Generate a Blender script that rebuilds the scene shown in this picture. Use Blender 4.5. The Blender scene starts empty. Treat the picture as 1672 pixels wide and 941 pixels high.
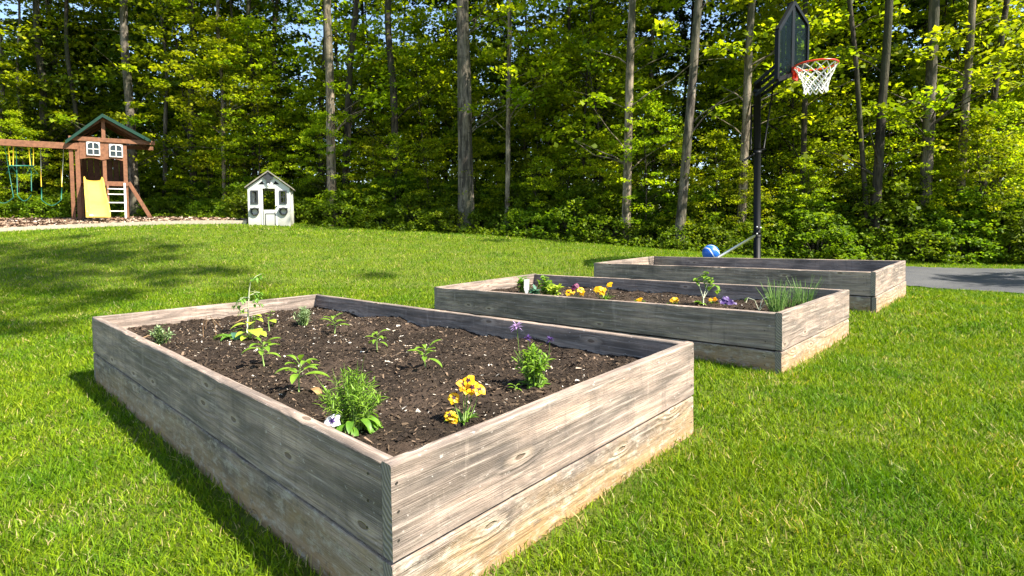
import bpy, math, random
import numpy as np
from mathutils import Vector, Matrix, noise

# ------------------------------------------------------------------ camera, world, sun, exposure
C = bpy.context.scene.collection
SC = bpy.context.scene
CH = 0.98                       # camera height over the near lawn
FPX, SHIFT, PITCH, ROLL = 897.18, -70.37, math.radians(2.0), -0.014
CX, CY = 836.0, 470.5
cp, sp, cr, sr = math.cos(PITCH), math.sin(PITCH), math.cos(ROLL), math.sin(ROLL)
FWD = Vector((0, cp, -sp)); UPV = Vector((0, sp, cp)); RTV = Vector((1, 0, 0))
CAM_R = RTV*cr + UPV*sr
CAM_U = RTV*(-sr) + UPV*cr
cam_data = bpy.data.cameras.new('camera')
cam = bpy.data.objects.new('camera', cam_data); C.objects.link(cam)
cam.matrix_world = Matrix(((CAM_R.x, CAM_U.x, -FWD.x, 0), (CAM_R.y, CAM_U.y, -FWD.y, 0),
                           (CAM_R.z, CAM_U.z, -FWD.z, CH), (0, 0, 0, 1)))
cam_data.sensor_width = 36.0
cam_data.lens = 36.0*FPX/1672.0
cam_data.shift_y = SHIFT/1672.0
cam_data.clip_start = 0.05; cam_data.clip_end = 1000
SC.camera = cam

SUN_EL = math.radians(50.0)
sun_h = Vector((0.90, -0.436)).normalized()
SUN_DIR = Vector((sun_h.x*math.cos(SUN_EL), sun_h.y*math.cos(SUN_EL), math.sin(SUN_EL)))
world = bpy.data.worlds.new('World'); SC.world = world; world.use_nodes = True
nt = world.node_tree; bg = nt.nodes['Background']
sky = nt.nodes.new('ShaderNodeTexSky'); sky.sky_type = 'NISHITA'; sky.sun_disc = False
sky.sun_elevation = SUN_EL; sky.sun_rotation = math.atan2(sun_h.x, sun_h.y)
sky.air_density = 1.0; sky.dust_density = 0.6
nt.links.new(sky.outputs[0], bg.inputs[0]); bg.inputs[1].default_value = 0.095
sl = bpy.data.lights.new('sun', 'SUN'); sl.energy = 4.8; sl.angle = math.radians(0.53); sl.color = (1.0, 0.94, 0.82)
sun = bpy.data.objects.new('sun', sl); C.objects.link(sun)
sun.rotation_euler = SUN_DIR.to_track_quat('Z', 'Y').to_euler()
SC.view_settings.view_transform = 'Standard'
SC.view_settings.look = 'None'; SC.view_settings.gamma = 1.0
SC.view_settings.exposure = 1.75
SC.cycles.max_bounces = 8; SC.cycles.transparent_max_bounces = 12
SC.cycles.diffuse_bounces = 4

# ------------------------------------------------------------------ measuring helpers
def ray(px, py):
    return FWD + CAM_R*((px-CX)/FPX) - CAM_U*((py-CY-SHIFT)/FPX)
def at(px, py, d):
    p = ray(px, py)*d; return Vector((p.x, p.y, p.z+CH))
def on_z(px, py, z):
    r = ray(px, py); t = (z-CH)/r.z; return Vector((r.x*t, r.y*t, z))

# ------------------------------------------------------------------ object helpers
def tag(o, label=None, cat=None, group=None, kind=None):
    if label: o['label'] = label
    if cat: o['category'] = cat
    if group: o['group'] = group
    if kind: o['kind'] = kind
    return o
def empty(name, loc=(0, 0, 0), rz=0.0, scale=1.0):
    o = bpy.data.objects.new(name, None); C.objects.link(o)
    o.location = loc; o.rotation_euler = (0, 0, rz); o.scale = (scale,)*3
    o.empty_display_size = .1
    return o
class MB:
    def __init__(s): s.v = []; s.f = []; s.m = []; s.uv = []; s.smooth = []; s.useuv = False
    def face(s, idx, m=0, sm=False): s.f.append(tuple(idx)); s.m.append(m); s.smooth.append(sm)
    def box(s, c, size, m=0, R=None):
        hx, hy, hz = size[0]/2, size[1]/2, size[2]/2; n = len(s.v); c = Vector(c)
        for dx, dy, dz in ((-1,-1,-1),(1,-1,-1),(1,1,-1),(-1,1,-1),(-1,-1,1),(1,-1,1),(1,1,1),(-1,1,1)):
            p = Vector((dx*hx, dy*hy, dz*hz))
            if R is not None: p = R @ p
            s.v.append(tuple(c+p))
        for q in ((0,3,2,1),(4,5,6,7),(0,1,5,4),(1,2,6,5),(2,3,7,6),(3,0,4,7)): s.face([n+i for i in q], m)
    def bar(s, a, b, w, h, m=0, up=(0,0,1)):
        a, b = Vector(a), Vector(b); d = b-a; L = d.length; d.normalize(); up = Vector(up)
        if abs(d.dot(up)) > .98: up = Vector((1,0,0)) if abs(d.x) < .9 else Vector((0,1,0))
        sd = d.cross(up).normalized(); u2 = sd.cross(d)
        R = Matrix((sd, d, u2)).transposed()
        s.box((a+b)/2, (w, L, h), m, R)
    def tube(s, pts, rad, n=8, m=0, caps=True, sm=True):
        pts = [Vector(p) for p in pts]; k = len(pts)
        if not hasattr(rad, '__len__'): rad = [rad]*k
        base = len(s.v); ref = None
        for i, p in enumerate(pts):
            t = (pts[min(i+1, k-1)]-pts[max(i-1, 0)])
            t = t.normalized() if t.length > 1e-9 else Vector((0,0,1))
            if ref is None:
                ref = Vector((1,0,0)) if abs(t.x) < .8 else Vector((0,1,0))
            a = t.cross(ref).normalized(); b = t.cross(a); ref = a.cross(t)
            for j in range(n):
                an = 2*math.pi*j/n
                s.v.append(tuple(p+(a*math.cos(an)+b*math.sin(an))*rad[i]))
        for i in range(k-1):
            for j in range(n):
                j2 = (j+1) % n
                s.face((base+i*n+j, base+i*n+j2, base+(i+1)*n+j2, base+(i+1)*n+j), m, sm)
        if caps:
            s.face([base+j for j in range(n)], m); s.face([base+(k-1)*n+j for j in reversed(range(n))], m)
    def ring(s, c, R, r, n=32, k=8, m=0, axis=(0,0,1), arc=(0, 2*math.pi)):
        ax = Vector(axis).normalized(); a = ax.orthogonal().normalized(); b = ax.cross(a); c = Vector(c)
        full = abs(arc[1]-arc[0]-2*math.pi) < 1e-6
        pts = [c+(a*math.cos(t)+b*math.sin(t))*R for t in np.linspace(arc[0], arc[1], n+1)]
        s.tube(pts, r, k, m, caps=not full)
    def prism(s, poly, t, m=0):
        """poly: planar list of 3D pts, t: extrusion vector"""
        n = len(s.v); k = len(poly); t = Vector(t)
        for p in poly: s.v.append(tuple(p))
        for p in poly: s.v.append(tuple(Vector(p)+t))
        s.face([n+i for i in range(k)], m); s.face([n+k+i for i in reversed(range(k))], m)
        for i in range(k):
            j = (i+1) % k; s.face((n+i, n+k+i, n+k+j, n+j), m)
    def leaf(s, base, d, up, L, W, curl=.3, m=0, seg=4, fold=.15, shape='oval'):
        base, d, up = Vector(base), Vector(d).normalized(), Vector(up)
        sd = d.cross(up)
        if sd.length < 1e-4: sd = Vector((1,0,0))
        sd.normalize(); nrm = sd.cross(d).normalized(); n = len(s.v); p = base.copy(); dd = d.copy()
        for i in range(seg+1):
            t = i/seg
            if shape == 'oval': w = math.sin(math.pi*min(1, t*.92+.06))**.8
            elif shape == 'blade': w = (1-t)**.6*min(1, .6+t*3)
            else: w = math.sin(math.pi*(t**.7*.97+.02))
            w *= W/2
            if i == seg: w = W*.02
            s.v.append(tuple(p-sd*w+nrm*w*fold*2)); s.v.append(tuple(p)); s.v.append(tuple(p+sd*w+nrm*w*fold*2))
            ang = -curl/seg*1.6
            dd = (dd*math.cos(ang)+nrm*math.sin(ang)).normalized(); nrm = sd.cross(dd).normalized()
            p = p+dd*(L/seg)
        for i in range(seg):
            a = n+i*3
            s.face((a, a+1, a+4, a+3), m, True); s.face((a+1, a+2, a+5, a+4), m, True)
    def sphere(s, c, r, m=0, nu=16, nv=10, sq=(1,1,1)):
        c = Vector(c); n = len(s.v)
        for i in range(nv+1):
            th = math.pi*i/nv
            for j in range(nu):
                ph = 2*math.pi*j/nu
                s.v.append((c.x+r*sq[0]*math.sin(th)*math.cos(ph), c.y+r*sq[1]*math.sin(th)*math.sin(ph), c.z+r*sq[2]*math.cos(th)))
        for i in range(nv):
            for j in range(nu):
                j2 = (j+1) % nu
                s.face((n+i*nu+j, n+(i+1)*nu+j, n+(i+1)*nu+j2, n+i*nu+j2), m, True)
    def build(s, name, mats, parent=None, frame=None, bevel=0):
        me = bpy.data.meshes.new(name)
        vs = s.v if frame is None else [tuple(frame @ Vector(v)) for v in s.v]
        me.from_pydata(vs, [], s.f)
        if not isinstance(mats, (list, tuple)): mats = [mats]
        for m in mats: me.materials.append(m)
        me.polygons.foreach_set('material_index', s.m)
        me.polygons.foreach_set('use_smooth', s.smooth)
        if s.uv:
            uvl = me.uv_layers.new(name='UVMap')
            flat = [c for uv in s.uv for c in uv]
            uvl.data.foreach_set('uv', flat)
        me.validate(); me.update()
        o = bpy.data.objects.new(name, me); C.objects.link(o)
        if parent is not None: o.parent = parent
        if bevel:
            b = o.modifiers.new('bevel', 'BEVEL'); b.width = bevel; b.segments = 2; b.limit_method = 'ANGLE'
        return o
def np_mesh(name, verts, quads, mats, rnd=None, parent=None, smooth=False, tris=None):
    """verts (n,3), quads (m,4) numpy; rnd per-vertex float attribute"""
    me = bpy.data.meshes.new(name)
    loops = quads.reshape(-1); nq = len(quads)
    starts = np.arange(nq, dtype=np.int32)*quads.shape[1]
    me.vertices.add(len(verts)); me.vertices.foreach_set('co', verts.astype(np.float32).ravel())
    me.loops.add(len(loops)); me.loops.foreach_set('vertex_index', loops.astype(np.int32))
    me.polygons.add(nq); me.polygons.foreach_set('loop_start', starts)
    if rnd is not None:
        a = me.attributes.new('rnd', 'FLOAT', 'POINT'); a.data.foreach_set('value', rnd.astype(np.float32))
    for m in (mats if isinstance(mats, (list, tuple)) else [mats]): me.materials.append(m)
    me.update(calc_edges=True)
    if smooth: me.polygons.foreach_set('use_smooth', np.ones(nq, bool))
    o = bpy.data.objects.new(name, me); C.objects.link(o)
    if parent is not None: o.parent = parent
    return o

# ------------------------------------------------------------------ materials
class NT:
    def __init__(s, name):
        s.mat = bpy.data.materials.new(name); s.mat.use_nodes = True; s.t = s.mat.node_tree
        s.b = s.t.nodes['Principled BSDF']; s.out = s.t.nodes['Material Output']
    def n(s, typ, **kw):
        nd = s.t.nodes.new(typ)
        for k, v in kw.items():
            if k.startswith('i_'):
                key = k[2:]; key = int(key) if key.isdigit() else key.replace('_', ' ')
                s.set(nd.inputs[key], v)
            else: setattr(nd, k, v)
        return nd
    def set(s, sock, v):
        if isinstance(v, bpy.types.NodeSocket): s.t.links.new(v, sock)
        elif isinstance(v, bpy.types.Node): s.t.links.new(v.outputs[0], sock)
        else: sock.default_value = v
    def math(s, op, a, b=0.0, c=None, clamp=False):
        nd = s.t.nodes.new('ShaderNodeMath'); nd.operation = op; nd.use_clamp = clamp
        s.set(nd.inputs[0], a); s.set(nd.inputs[1], b)
        if c is not None: s.set(nd.inputs[2], c)
        return nd.outputs[0]
    def mix(s, fac, a, b, mode='MIX'):
        nd = s.t.nodes.new('ShaderNodeMix'); nd.data_type = 'RGBA'; nd.blend_type = mode
        s.set(nd.inputs[0], fac); s.set(nd.inputs[6], a if not isinstance(a, tuple) else (*a, 1)[:4]); s.set(nd.inputs[7], b if not isinstance(b, tuple) else (*b, 1)[:4])
        return nd.outputs[2]
    def noise(s, vec=None, scale=5, detail=3, rough=.5, dist=0, out=0):
        nd = s.t.nodes.new('ShaderNodeTexNoise'); nd.inputs['Scale'].default_value = scale
        nd.inputs['Detail'].default_value = detail; nd.inputs['Roughness'].default_value = rough; nd.inputs['Distortion'].default_value = dist
        if vec is not None: s.t.links.new(vec, nd.inputs['Vector'])
        return nd.outputs[out]
    def ramp(s, fac, stops):
        nd = s.t.nodes.new('ShaderNodeValToRGB'); s.set(nd.inputs[0], fac)
        cr_ = nd.color_ramp
        while len(cr_.elements) < len(stops): cr_.elements.new(.5)
        for e, (p, c) in zip(cr_.elements, stops):
            e.position = p; e.color = (*c, 1) if len(c) == 3 else c
        return nd.outputs[0]
    def mapr(s, v, a, b, c=0.0, d=1.0):
        nd = s.t.nodes.new('ShaderNodeMapRange'); s.set(nd.inputs[0], v)
        for i, x in enumerate((a, b, c, d)): nd.inputs[i+1].default_value = x
        return nd.outputs[0]
    def mapping(s, vec, scale=(1,1,1), loc=(0,0,0)):
        nd = s.t.nodes.new('ShaderNodeMapping'); s.t.links.new(vec, nd.inputs[0])
        nd.inputs['Scale'].default_value = scale; nd.inputs['Location'].default_value = loc
        return nd.outputs[0]
    def bump(s, h, dist=.01, strength=1.0):
        nd = s.t.nodes.new('ShaderNodeBump'); s.set(nd.inputs['Height'], h); nd.inputs['Distance'].default_value = dist
        nd.inputs['Strength'].default_value = strength
        s.t.links.new(nd.outputs[0], s.b.inputs['Normal'])
    def base(s, col, rough=.6, spec=.3):
        s.set(s.b.inputs['Base Color'], (*col, 1) if isinstance(col, tuple) and len(col) == 3 else col)
        s.set(s.b.inputs['Roughness'], rough); s.b.inputs['Specular IOR Level'].default_value = spec

def plain(name, col, rough=.5, spec=.4, metal=0, var=.12, scale=9, bump=.0):
    t = NT(name); oc = t.n('ShaderNodeTexCoord').outputs['Object']
    nz = t.noise(oc, scale, 4, .6)
    c = t.mix(t.mapr(nz, .3, .7), tuple(x*(1-var) for x in col), tuple(min(1, x*(1+var)) for x in col))
    t.base(c, rough, spec); t.b.inputs['Metallic'].default_value = metal
    if bump: t.bump(t.noise(oc, scale*6, 3), bump)
    return t.mat

def leaf_mat(name, c_dark, c_mid, c_light, trans=.35, rough=.55, spec=.22, objvar=.25, dead=None):
    t = NT(name)
    a = t.n('ShaderNodeAttribute', attribute_name='rnd').outputs['Fac']
    stops = [(0.0, c_dark), (.5, c_mid), (1.0, c_light)]
    c = t.ramp(a, stops)
    oi = t.n('ShaderNodeObjectInfo').outputs['Random']
    hsv = t.n('ShaderNodeHueSaturation'); t.set(hsv.inputs['Color'], c)
    t.set(hsv.inputs['Hue'], t.mapr(oi, 0, 1, .5-.018, .5+.012))
    t.set(hsv.inputs['Value'], t.mapr(oi, 0, 1, 1-objvar, 1+objvar))
    c = hsv.outputs[0]
    t.base(c, rough, spec)
    tr = t.n('ShaderNodeBsdfTranslucent')
    t.set(tr.inputs[0], t.mix(1.0, c, (1.25, 1.3, .55), 'MULTIPLY'))
    mx = t.n('ShaderNodeMixShader'); mx.inputs[0].default_value = trans
    t.t.links.new(t.b.outputs[0], mx.inputs[1]); t.t.links.new(tr.outputs[0], mx.inputs[2])
    t.t.links.new(mx.outputs[0], t.out.inputs[0])
    return t.mat

def veg_mat(name, col, col2, trans=.3, rough=.45):
    t = NT(name); oc = t.n('ShaderNodeTexCoord').outputs['Object']
    nz = t.noise(oc, 35, 2); c = t.mix(t.mapr(nz, .35, .65), col, col2)
    t.base(c, rough, .35)
    tr = t.n('ShaderNodeBsdfTranslucent'); t.set(tr.inputs[0], t.mix(1.0, c, (1.3, 1.3, .6), 'MULTIPLY'))
    mx = t.n('ShaderNodeMixShader'); mx.inputs[0].default_value = trans
    t.t.links.new(t.b.outputs[0], mx.inputs[1]); t.t.links.new(tr.outputs[0], mx.inputs[2]); t.t.links.new(mx.outputs[0], t.out.inputs[0])
    return t.mat

def wood_mat(name, lower=False, dark=1.0):
    """weathered softwood: UV u = metres along the board, v = metres up the face"""
    t = NT(name); uv = t.n('ShaderNodeTexCoord').outputs['UV']
    sep = t.n('ShaderNodeSeparateXYZ'); t.t.links.new(uv, sep.inputs[0]); U, V = sep.outputs[0], sep.outputs[1]
    # knots
    kv = t.mapping(uv, (2.6, 7.5, 1))
    vor = t.n('ShaderNodeTexVoronoi', feature='F1', voronoi_dimensions='2D'); t.t.links.new(kv, vor.inputs['Vector']); vor.inputs['Scale'].default_value = 1.0
    dist = t.math('ADD', vor.outputs['Distance'], t.math('MULTIPLY_ADD', t.noise(t.mapping(uv, (18, 40, 1)), 1.0, 2), .07, -.035))
    sepc = t.n('ShaderNodeSeparateColor'); t.t.links.new(vor.outputs['Color'], sepc.inputs[0])
    act = t.math('GREATER_THAN', sepc.outputs[0], .62)
    dd = t.math('DIVIDE', dist, t.mapr(sepc.outputs[1], 0, 1, .09, .22))
    infl = t.math('MULTIPLY', t.math('POWER', 2.718, t.math('MULTIPLY', t.math('MULTIPLY', dd, dd), -.45)), act)
    core = t.math('MULTIPLY', t.mapr(dist, .05, .07, 1, 0), act)
    halo = t.math('MULTIPLY', t.mapr(dist, .07, .2, 1, 0), act)
    # grain
    big = t.noise(t.mapping(uv, (.9, 4, 1)), 1.0, 3, .55)
    ph = t.math('ADD', t.math('MULTIPLY', V, 130.0), t.math('MULTIPLY', big, 30.0))
    ph = t.math('ADD', ph, t.math('MULTIPLY', infl, 11.0))
    ring = t.math('MULTIPLY_ADD', t.math('SINE', ph), .5, .5)
    ring = t.math('POWER', ring, 1.6)
    fine = t.noise(t.mapping(uv, (7, 300, 1)), 1.0, 3, .65)
    streak = t.noise(t.mapping(uv, (2.2, 60, 1)), 1.0, 4, .65)
    blot = t.noise(t.mapping(uv, (2.0, 5, 1)), 1.0, 4, .6, .6)
    spots = t.noise(t.mapping(uv, (30, 45, 1)), 1.0, 3, .7)
    k = dark
    blot = t.math('ADD', t.math('MULTIPLY', blot, .55), t.math('MULTIPLY', t.noise(t.mapping(uv, (1.1, 14, 1), (3, 8, 0)), 1.0, 4, .6, .3), .45))
    c = t.ramp(blot, [(.36, (.085*k, .077*k, .070*k)), (.45, (.185*k, .160*k, .138*k)), (.53, (.31*k, .255*k, .215*k)), (.62, (.47*k, .375*k, .30*k))])
    c = t.mix(t.mapr(ring, 0, 1, .0, .33), c, (.10*k, .078*k, .06*k))
    drip = t.noise(t.mapping(uv, (16, 2.2, 1), (2, 5, 0)), 1.0, 4, .7)
    c = t.mix(t.mapr(drip, .56, .70, 0, .45), c, (.07*k, .066*k, .062*k))
    c = t.mix(t.mapr(drip, .30, .42, .35, 0), c, (.50*k, .44*k, .38*k))
    c = t.mix(t.mapr(streak, .52, .68, 0, .55), c, (.56*k, .50*k, .44*k))
    c = t.mix(t.mapr(fine, .38, .56, .62, 0), c, (.10, .085, .075))
    c = t.mix(t.mapr(spots, .64, .71, 0, .5), c, (.62, .60, .57))
    c = t.mix(t.math('MULTIPLY', halo, .55), c, (.50*k, .42*k, .34*k))
    c = t.mix(t.math('MULTIPLY', core, .75), c, (.085, .06, .042))
    edge = t.math('MULTIPLY', t.math('SUBTRACT', t.mapr(dist, .085, .10, 1, 0), t.mapr(dist, .105, .13, 1, 0)), 0.0)
    c = t.mix(1.0, c, (1.05, .965, .92), 'MULTIPLY')
    if lower:
        e = t.math('ADD', t.math('MULTIPLY', t.noise(t.mapping(uv, (5, 8, 1)), 1.0, 5, .65), .34), t.math('MULTIPLY', V, -1.0))
        c = t.mix(t.mapr(e, -.08, .12, 0, .85), c, (.40, .26, .125))
        e2 = t.math('ADD', t.math('MULTIPLY', t.noise(t.mapping(uv, (9, 14, 1)), 1.0, 5, .7), .2), t.math('MULTIPLY', V, -1.0))
        c = t.mix(t.mapr(e2, -.02, .06, 0, .75), c, (.30, .16, .06))
        wh = t.noise(t.mapping(uv, (14, 26, 1)), 1.0, 5, .75)
        c = t.mix(t.mapr(wh, .5, .64, 0, .6), c, (.52, .45, .36))
        gz = t.noise(t.mapping(uv, (20, 30, 1), (4, 4, 0)), 1.0, 4, .7)
        c = t.mix(t.mapr(gz, .56, .68, 0, .7), c, (.15, .12, .09))
    t.base(c, .78, .25)
    h = t.math('ADD', t.math('MULTIPLY', ring, .5), t.math('ADD', t.math('MULTIPLY', fine, .9), t.math('MULTIPLY', core, -1.2)))
    h = t.math('ADD', h, t.math('MULTIPLY', spots, .8))
    t.bump(h, .0035 if not lower else .006, .9)
    return t.mat

def endgrain_mat():
    t = NT('end_grain'); uv = t.n('ShaderNodeTexCoord').outputs['UV']
    w = t.n('ShaderNodeTexWave', wave_type='RINGS', rings_direction='SPHERICAL'); t.t.links.new(t.mapping(uv, (1, .55, 1), (.02, -.03, 0)), w.inputs[0])
    w.inputs['Scale'].default_value = 34; w.inputs['Distortion'].default_value = 4; w.inputs['Detail'].default_value = 3
    nz = t.noise(t.mapping(uv, (40, 12, 1)), 1.0, 4, .6)
    c = t.mix(t.mapr(w.outputs[1], .2, .8, 0, .75), (.36, .30, .23), (.11, .09, .07)); c = t.mix(t.mapr(nz, .35, .7, 0, .6), c, (.17, .155, .14))
    t.base(c, .85, .2); t.bump(w.outputs[1], .002)
    return t.mat

def bark_mat(name, c0, c1, scale=1.0):
    t = NT(name); oc = t.n('ShaderNodeTexCoord').outputs['Object']
    a = t.noise(t.mapping(oc, (9*scale, 9*scale, 1.6*scale)), 1.0, 6, .65, .4)
    b = t.noise(t.mapping(oc, (3, 3, .5)), 1.0, 3)
    c = t.mix(t.mapr(a, .42, .60), c0, c1)
    pale_patch = t.noise(t.mapping(oc, (5, 5, 3), (3, 1, 7)), 1.0, 5, .7)  # paler and dark olive patches mottle the bark
    c = t.mix(t.mapr(pale_patch, .56, .66, 0, .6), c, tuple(min(1, x*1.5) for x in c1))
    olive_patch = t.mapr(b, .46, .62, 0, .6); c = t.mix(olive_patch, c, (.055, .06, .03))
    c = t.mix(t.mapr(t.noise(t.mapping(oc, (2, 2, 9), (5, 5, 5)), 1.0, 4, .7), .58, .66, 0, .6), c, (.03, .025, .02))
    t.base(c, .9, .15); t.bump(a, .06, 1.0)
    return t.mat

M = {}
M['wood'] = wood_mat('weathered_board'); M['wood_low'] = wood_mat('weathered_board_low', True); M['end'] = endgrain_mat()
M['nail'] = plain('nail_head', (.06, .05, .045), .5, .4, .6)
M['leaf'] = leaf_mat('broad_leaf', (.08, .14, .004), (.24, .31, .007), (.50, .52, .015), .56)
M['leaf_deep'] = leaf_mat('deep_leaf', (.024, .05, .003), (.055, .10, .006), (.15, .20, .010), .4)  # darker leaf for inner trees; interior shade partly put into the colour
M['shrub'] = leaf_mat('shrub_leaf', (.045, .09, .005), (.12, .195, .008), (.26, .34, .014), .48)
M['bark_grey'] = bark_mat('grey_bark', (.045, .037, .03), (.20, .165, .13))
M['bark_pale'] = bark_mat('pale_bark', (.07, .055, .04), (.33, .26, .19))
M['bark_dark'] = bark_mat('dark_bark', (.02, .016, .012), (.075, .06, .045))
M['black'] = plain('black_powder_coat', (.005, .0052, .006), .5, .16, 0, .2)
M['redrim'] = plain('red_rim_paint', (.75, .045, .015), .35, .5)
M['cord'] = plain('white_net_cord', (.80, .79, .75), .8, .2)
M['steel'] = plain('galvanised_steel', (.62, .61, .58), .35, .5, .6)
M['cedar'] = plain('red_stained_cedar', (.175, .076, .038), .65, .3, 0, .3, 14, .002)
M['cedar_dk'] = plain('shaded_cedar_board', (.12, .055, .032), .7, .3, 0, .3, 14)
M['roofgreen'] = plain('green_roof_vinyl', (.005, .035, .022), .6, .25)
M['yellow'] = plain('yellow_slide_plastic', (.76, .52, .08), .25, .5, 0, .06, 4)
M['white'] = plain('white_paint', (.62, .61, .57), .55, .4, 0, .1)
M['greenrope'] = plain('green_swing_plastic', (.015, .13, .09), .45, .4)
M['yellowrope'] = plain('yellow_rope', (.50, .33, .02), .6, .3)
M['chain'] = plain('swing_chain', (.28, .30, .27), .4, .5, .5)
M['darkpane'] = plain('dark_pane', (.015, .02, .018), .12, .6)
M['greytrim'] = plain('grey_trim', (.030, .032, .036), .6, .3)
M['roofgrey'] = plain('weathered_roof_board', (.21, .19, .16), .85, .2, 0, .35, 12)
M['kerb'] = plain('pale_edging_timber', (.42, .36, .27), .85, .2, 0, .2, 20)

def stained_white():
    t = NT('stained_white_panel'); oc = t.n('ShaderNodeTexCoord').outputs['Object']
    n1 = t.noise(t.mapping(oc, (2.5, 2.5, 2)), 1.0, 5, .7); z = t.n('ShaderNodeSeparateXYZ'); t.t.links.new(oc, z.inputs[0])
    low = t.math('SUBTRACT', t.math('MULTIPLY', n1, .9), z.outputs[2])
    c = t.mix(t.mapr(low, -.1, .45, 0, .65), (.52, .52, .49), (.25, .24, .18))
    c = t.mix(t.mapr(t.noise(oc, 16, 4, .7), .56, .72, 0, .35), c, (.35, .34, .28))
    t.base(c, .6, .3); return t.mat
M['playwall'] = stained_white()

def soil_mat():
    t = NT('dark_garden_soil'); oc = t.n('ShaderNodeTexCoord').outputs['Object']
    n1 = t.noise(oc, 60, 5, .75); n2 = t.noise(oc, 4, 3)
    c = t.mix(t.mapr(n1, .3, .7), (.010, .007, .005), (.055, .038, .026)); c = t.mix(t.mapr(n2, .45, .65, 0, .6), c, (.10, .068, .048))
    t.base(c, .95, .15); t.bump(t.noise(oc, 130, 4, .8), .012, 1); return t.mat
M['soil'] = soil_mat()
def chip_mat(name, stops, rough=.85):
    t = NT(name); a = t.n('ShaderNodeAttribute', attribute_name='rnd').outputs['Fac']
    t.base(t.ramp(a, stops), rough, .2); return t.mat
M['chips'] = chip_mat('soil_chip', [(0, (.012, .008, .006)), (.5, (.040, .027, .018)), (.8, (.105, .072, .045)), (.955, (.22, .15, .10)), (.97, (.50, .42, .32)), (1, (.72, .68, .6))])
M['barkchips'] = chip_mat('play_bark_chip', [(0, (.09, .055, .035)), (.5, (.25, .165, .11)), (.85, (.40, .29, .21)), (1, (.58, .49, .40))])
def blade_mat():
    t = NT('grass_blade'); a = t.n('ShaderNodeAttribute', attribute_name='rnd').outputs['Fac']
    oc = t.n('ShaderNodeTexCoord').outputs['Object']
    c = t.ramp(a, [(0, (.026, .064, .002)), (.45, (.130, .228, .005)), (.78, (.265, .36, .010)), (.86, (.32, .35, .03)), (.90, (.40, .34, .12)), (1, (.56, .46, .24))])
    p = t.noise(t.mapping(oc, (1.9, 1.9, 0)), 1.0, 5, .65)
    c = t.mix(t.mapr(p, .42, .68, 0, .55), c, t.mix(1.0, c, (1.3, 1.1, .8), 'MULTIPLY'))
    c = t.mix(t.mapr(p, .34, .52, .8, 0), c, t.mix(1.0, c, (.5, .75, .7), 'MULTIPLY'))
    t.base(c, .6, .16)
    tr = t.n('ShaderNodeBsdfTranslucent'); t.set(tr.inputs[0], t.mix(1.0, c, (1.25, 1.25, .3), 'MULTIPLY'))
    mx = t.n('ShaderNodeMixShader'); mx.inputs[0].default_value = .38
    t.t.links.new(t.b.outputs[0], mx.inputs[1]); t.t.links.new(tr.outputs[0], mx.inputs[2]); t.t.links.new(mx.outputs[0], t.out.inputs[0])
    return t.mat
M['blade'] = blade_mat()
def lawn_mat():
    t = NT('lawn_thatch'); oc = t.n('ShaderNodeTexCoord').outputs['Object']
    n1 = t.noise(oc, 45, 5, .75); n2 = t.noise(oc, 2, 4)
    c = t.mix(t.mapr(n1, .3, .7), (.04, .06, .008), (.15, .18, .025)); c = t.mix(t.mapr(n2, .4, .7, 0, .5), c, (.12, .16, .02))
    t.base(c, .9, .15); t.bump(n1, .02); return t.mat
M['lawn'] = lawn_mat()
def floor_mat():
    t = NT('forest_litter'); oc = t.n('ShaderNodeTexCoord').outputs['Object']
    n1 = t.noise(oc, 25, 6, .75); n2 = t.noise(oc, .8, 4)
    c = t.mix(t.mapr(n1, .3, .7), (.02, .016, .01), (.10, .07, .04)); c = t.mix(t.mapr(n2, .45, .65, 0, .6), c, (.03, .05, .012))
    t.base(c, .95, .1); t.bump(n1, .03); return t.mat
M['floor'] = floor_mat()
def asphalt_mat():
    t = NT('worn_asphalt'); oc = t.n('ShaderNodeTexCoord').outputs['Object']
    n1 = t.noise(oc, 120, 4, .8); n2 = t.noise(oc, 1.2, 5, .6)
    c = t.mix(t.mapr(n1, .3, .7), (.035, .037, .042), (.085, .085, .09)); c = t.mix(t.mapr(n2, .4, .7, 0, .35), c, (.15, .145, .135))
    t.base(c, .9, .2); t.bump(n1, .006); return t.mat
M['asphalt'] = asphalt_mat()

# ------------------------------------------------------------------ terrain
BED = {  # measured top corners (x, y, z)
 1: dict(N=(-.2932, 1.2768, .4195), R=(.8065, 2.4418, .4477), F=(-1.714, 4.8172, .4051), L=(-2.8134, 3.6535, .4133)),
 2: dict(N=(1.6725, 3.3973, .4118), R=(2.7937, 4.5424, .4101), F=(.2761, 6.9912, .3656), L=(-.8362, 5.8451, .3397)),
 3: dict(N=(3.5164, 5.3031, .4824), R=(4.6379, 6.4649, .5052), F=(2.2528, 8.7665, .4624), L=(1.131, 7.605, .4507))}
cps = []
def cpx(px, py, d): p = at(px, py, d); cps.append((p.x, p.y, p.z))
for a in ((154, 626, 3.65), (1133.7, 712, 2.44), (1278, 614, 3.4), (1387.7, 549.4, 4.55), (1432, 512, 5.3), (1481, 484.3, 6.46),
          (1160, 427, 9.0), (443, 368.5, 14), (131, 362, 15.5), (206, 360, 16.2), (0, 378, 13.0), (405, 366, 14.0), (250, 368, 13.6),
          (560, 372, 15), (700, 379, 14.2), (850, 388, 13.2), (1000, 401, 12.3), (1120, 411, 11.8), (1240, 419, 11.8),
          (1480, 437, 10.7), (1672, 441, 9.9), (1480, 470, 7.6), (1672, 484, 6.4)): cpx(*a)
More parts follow.
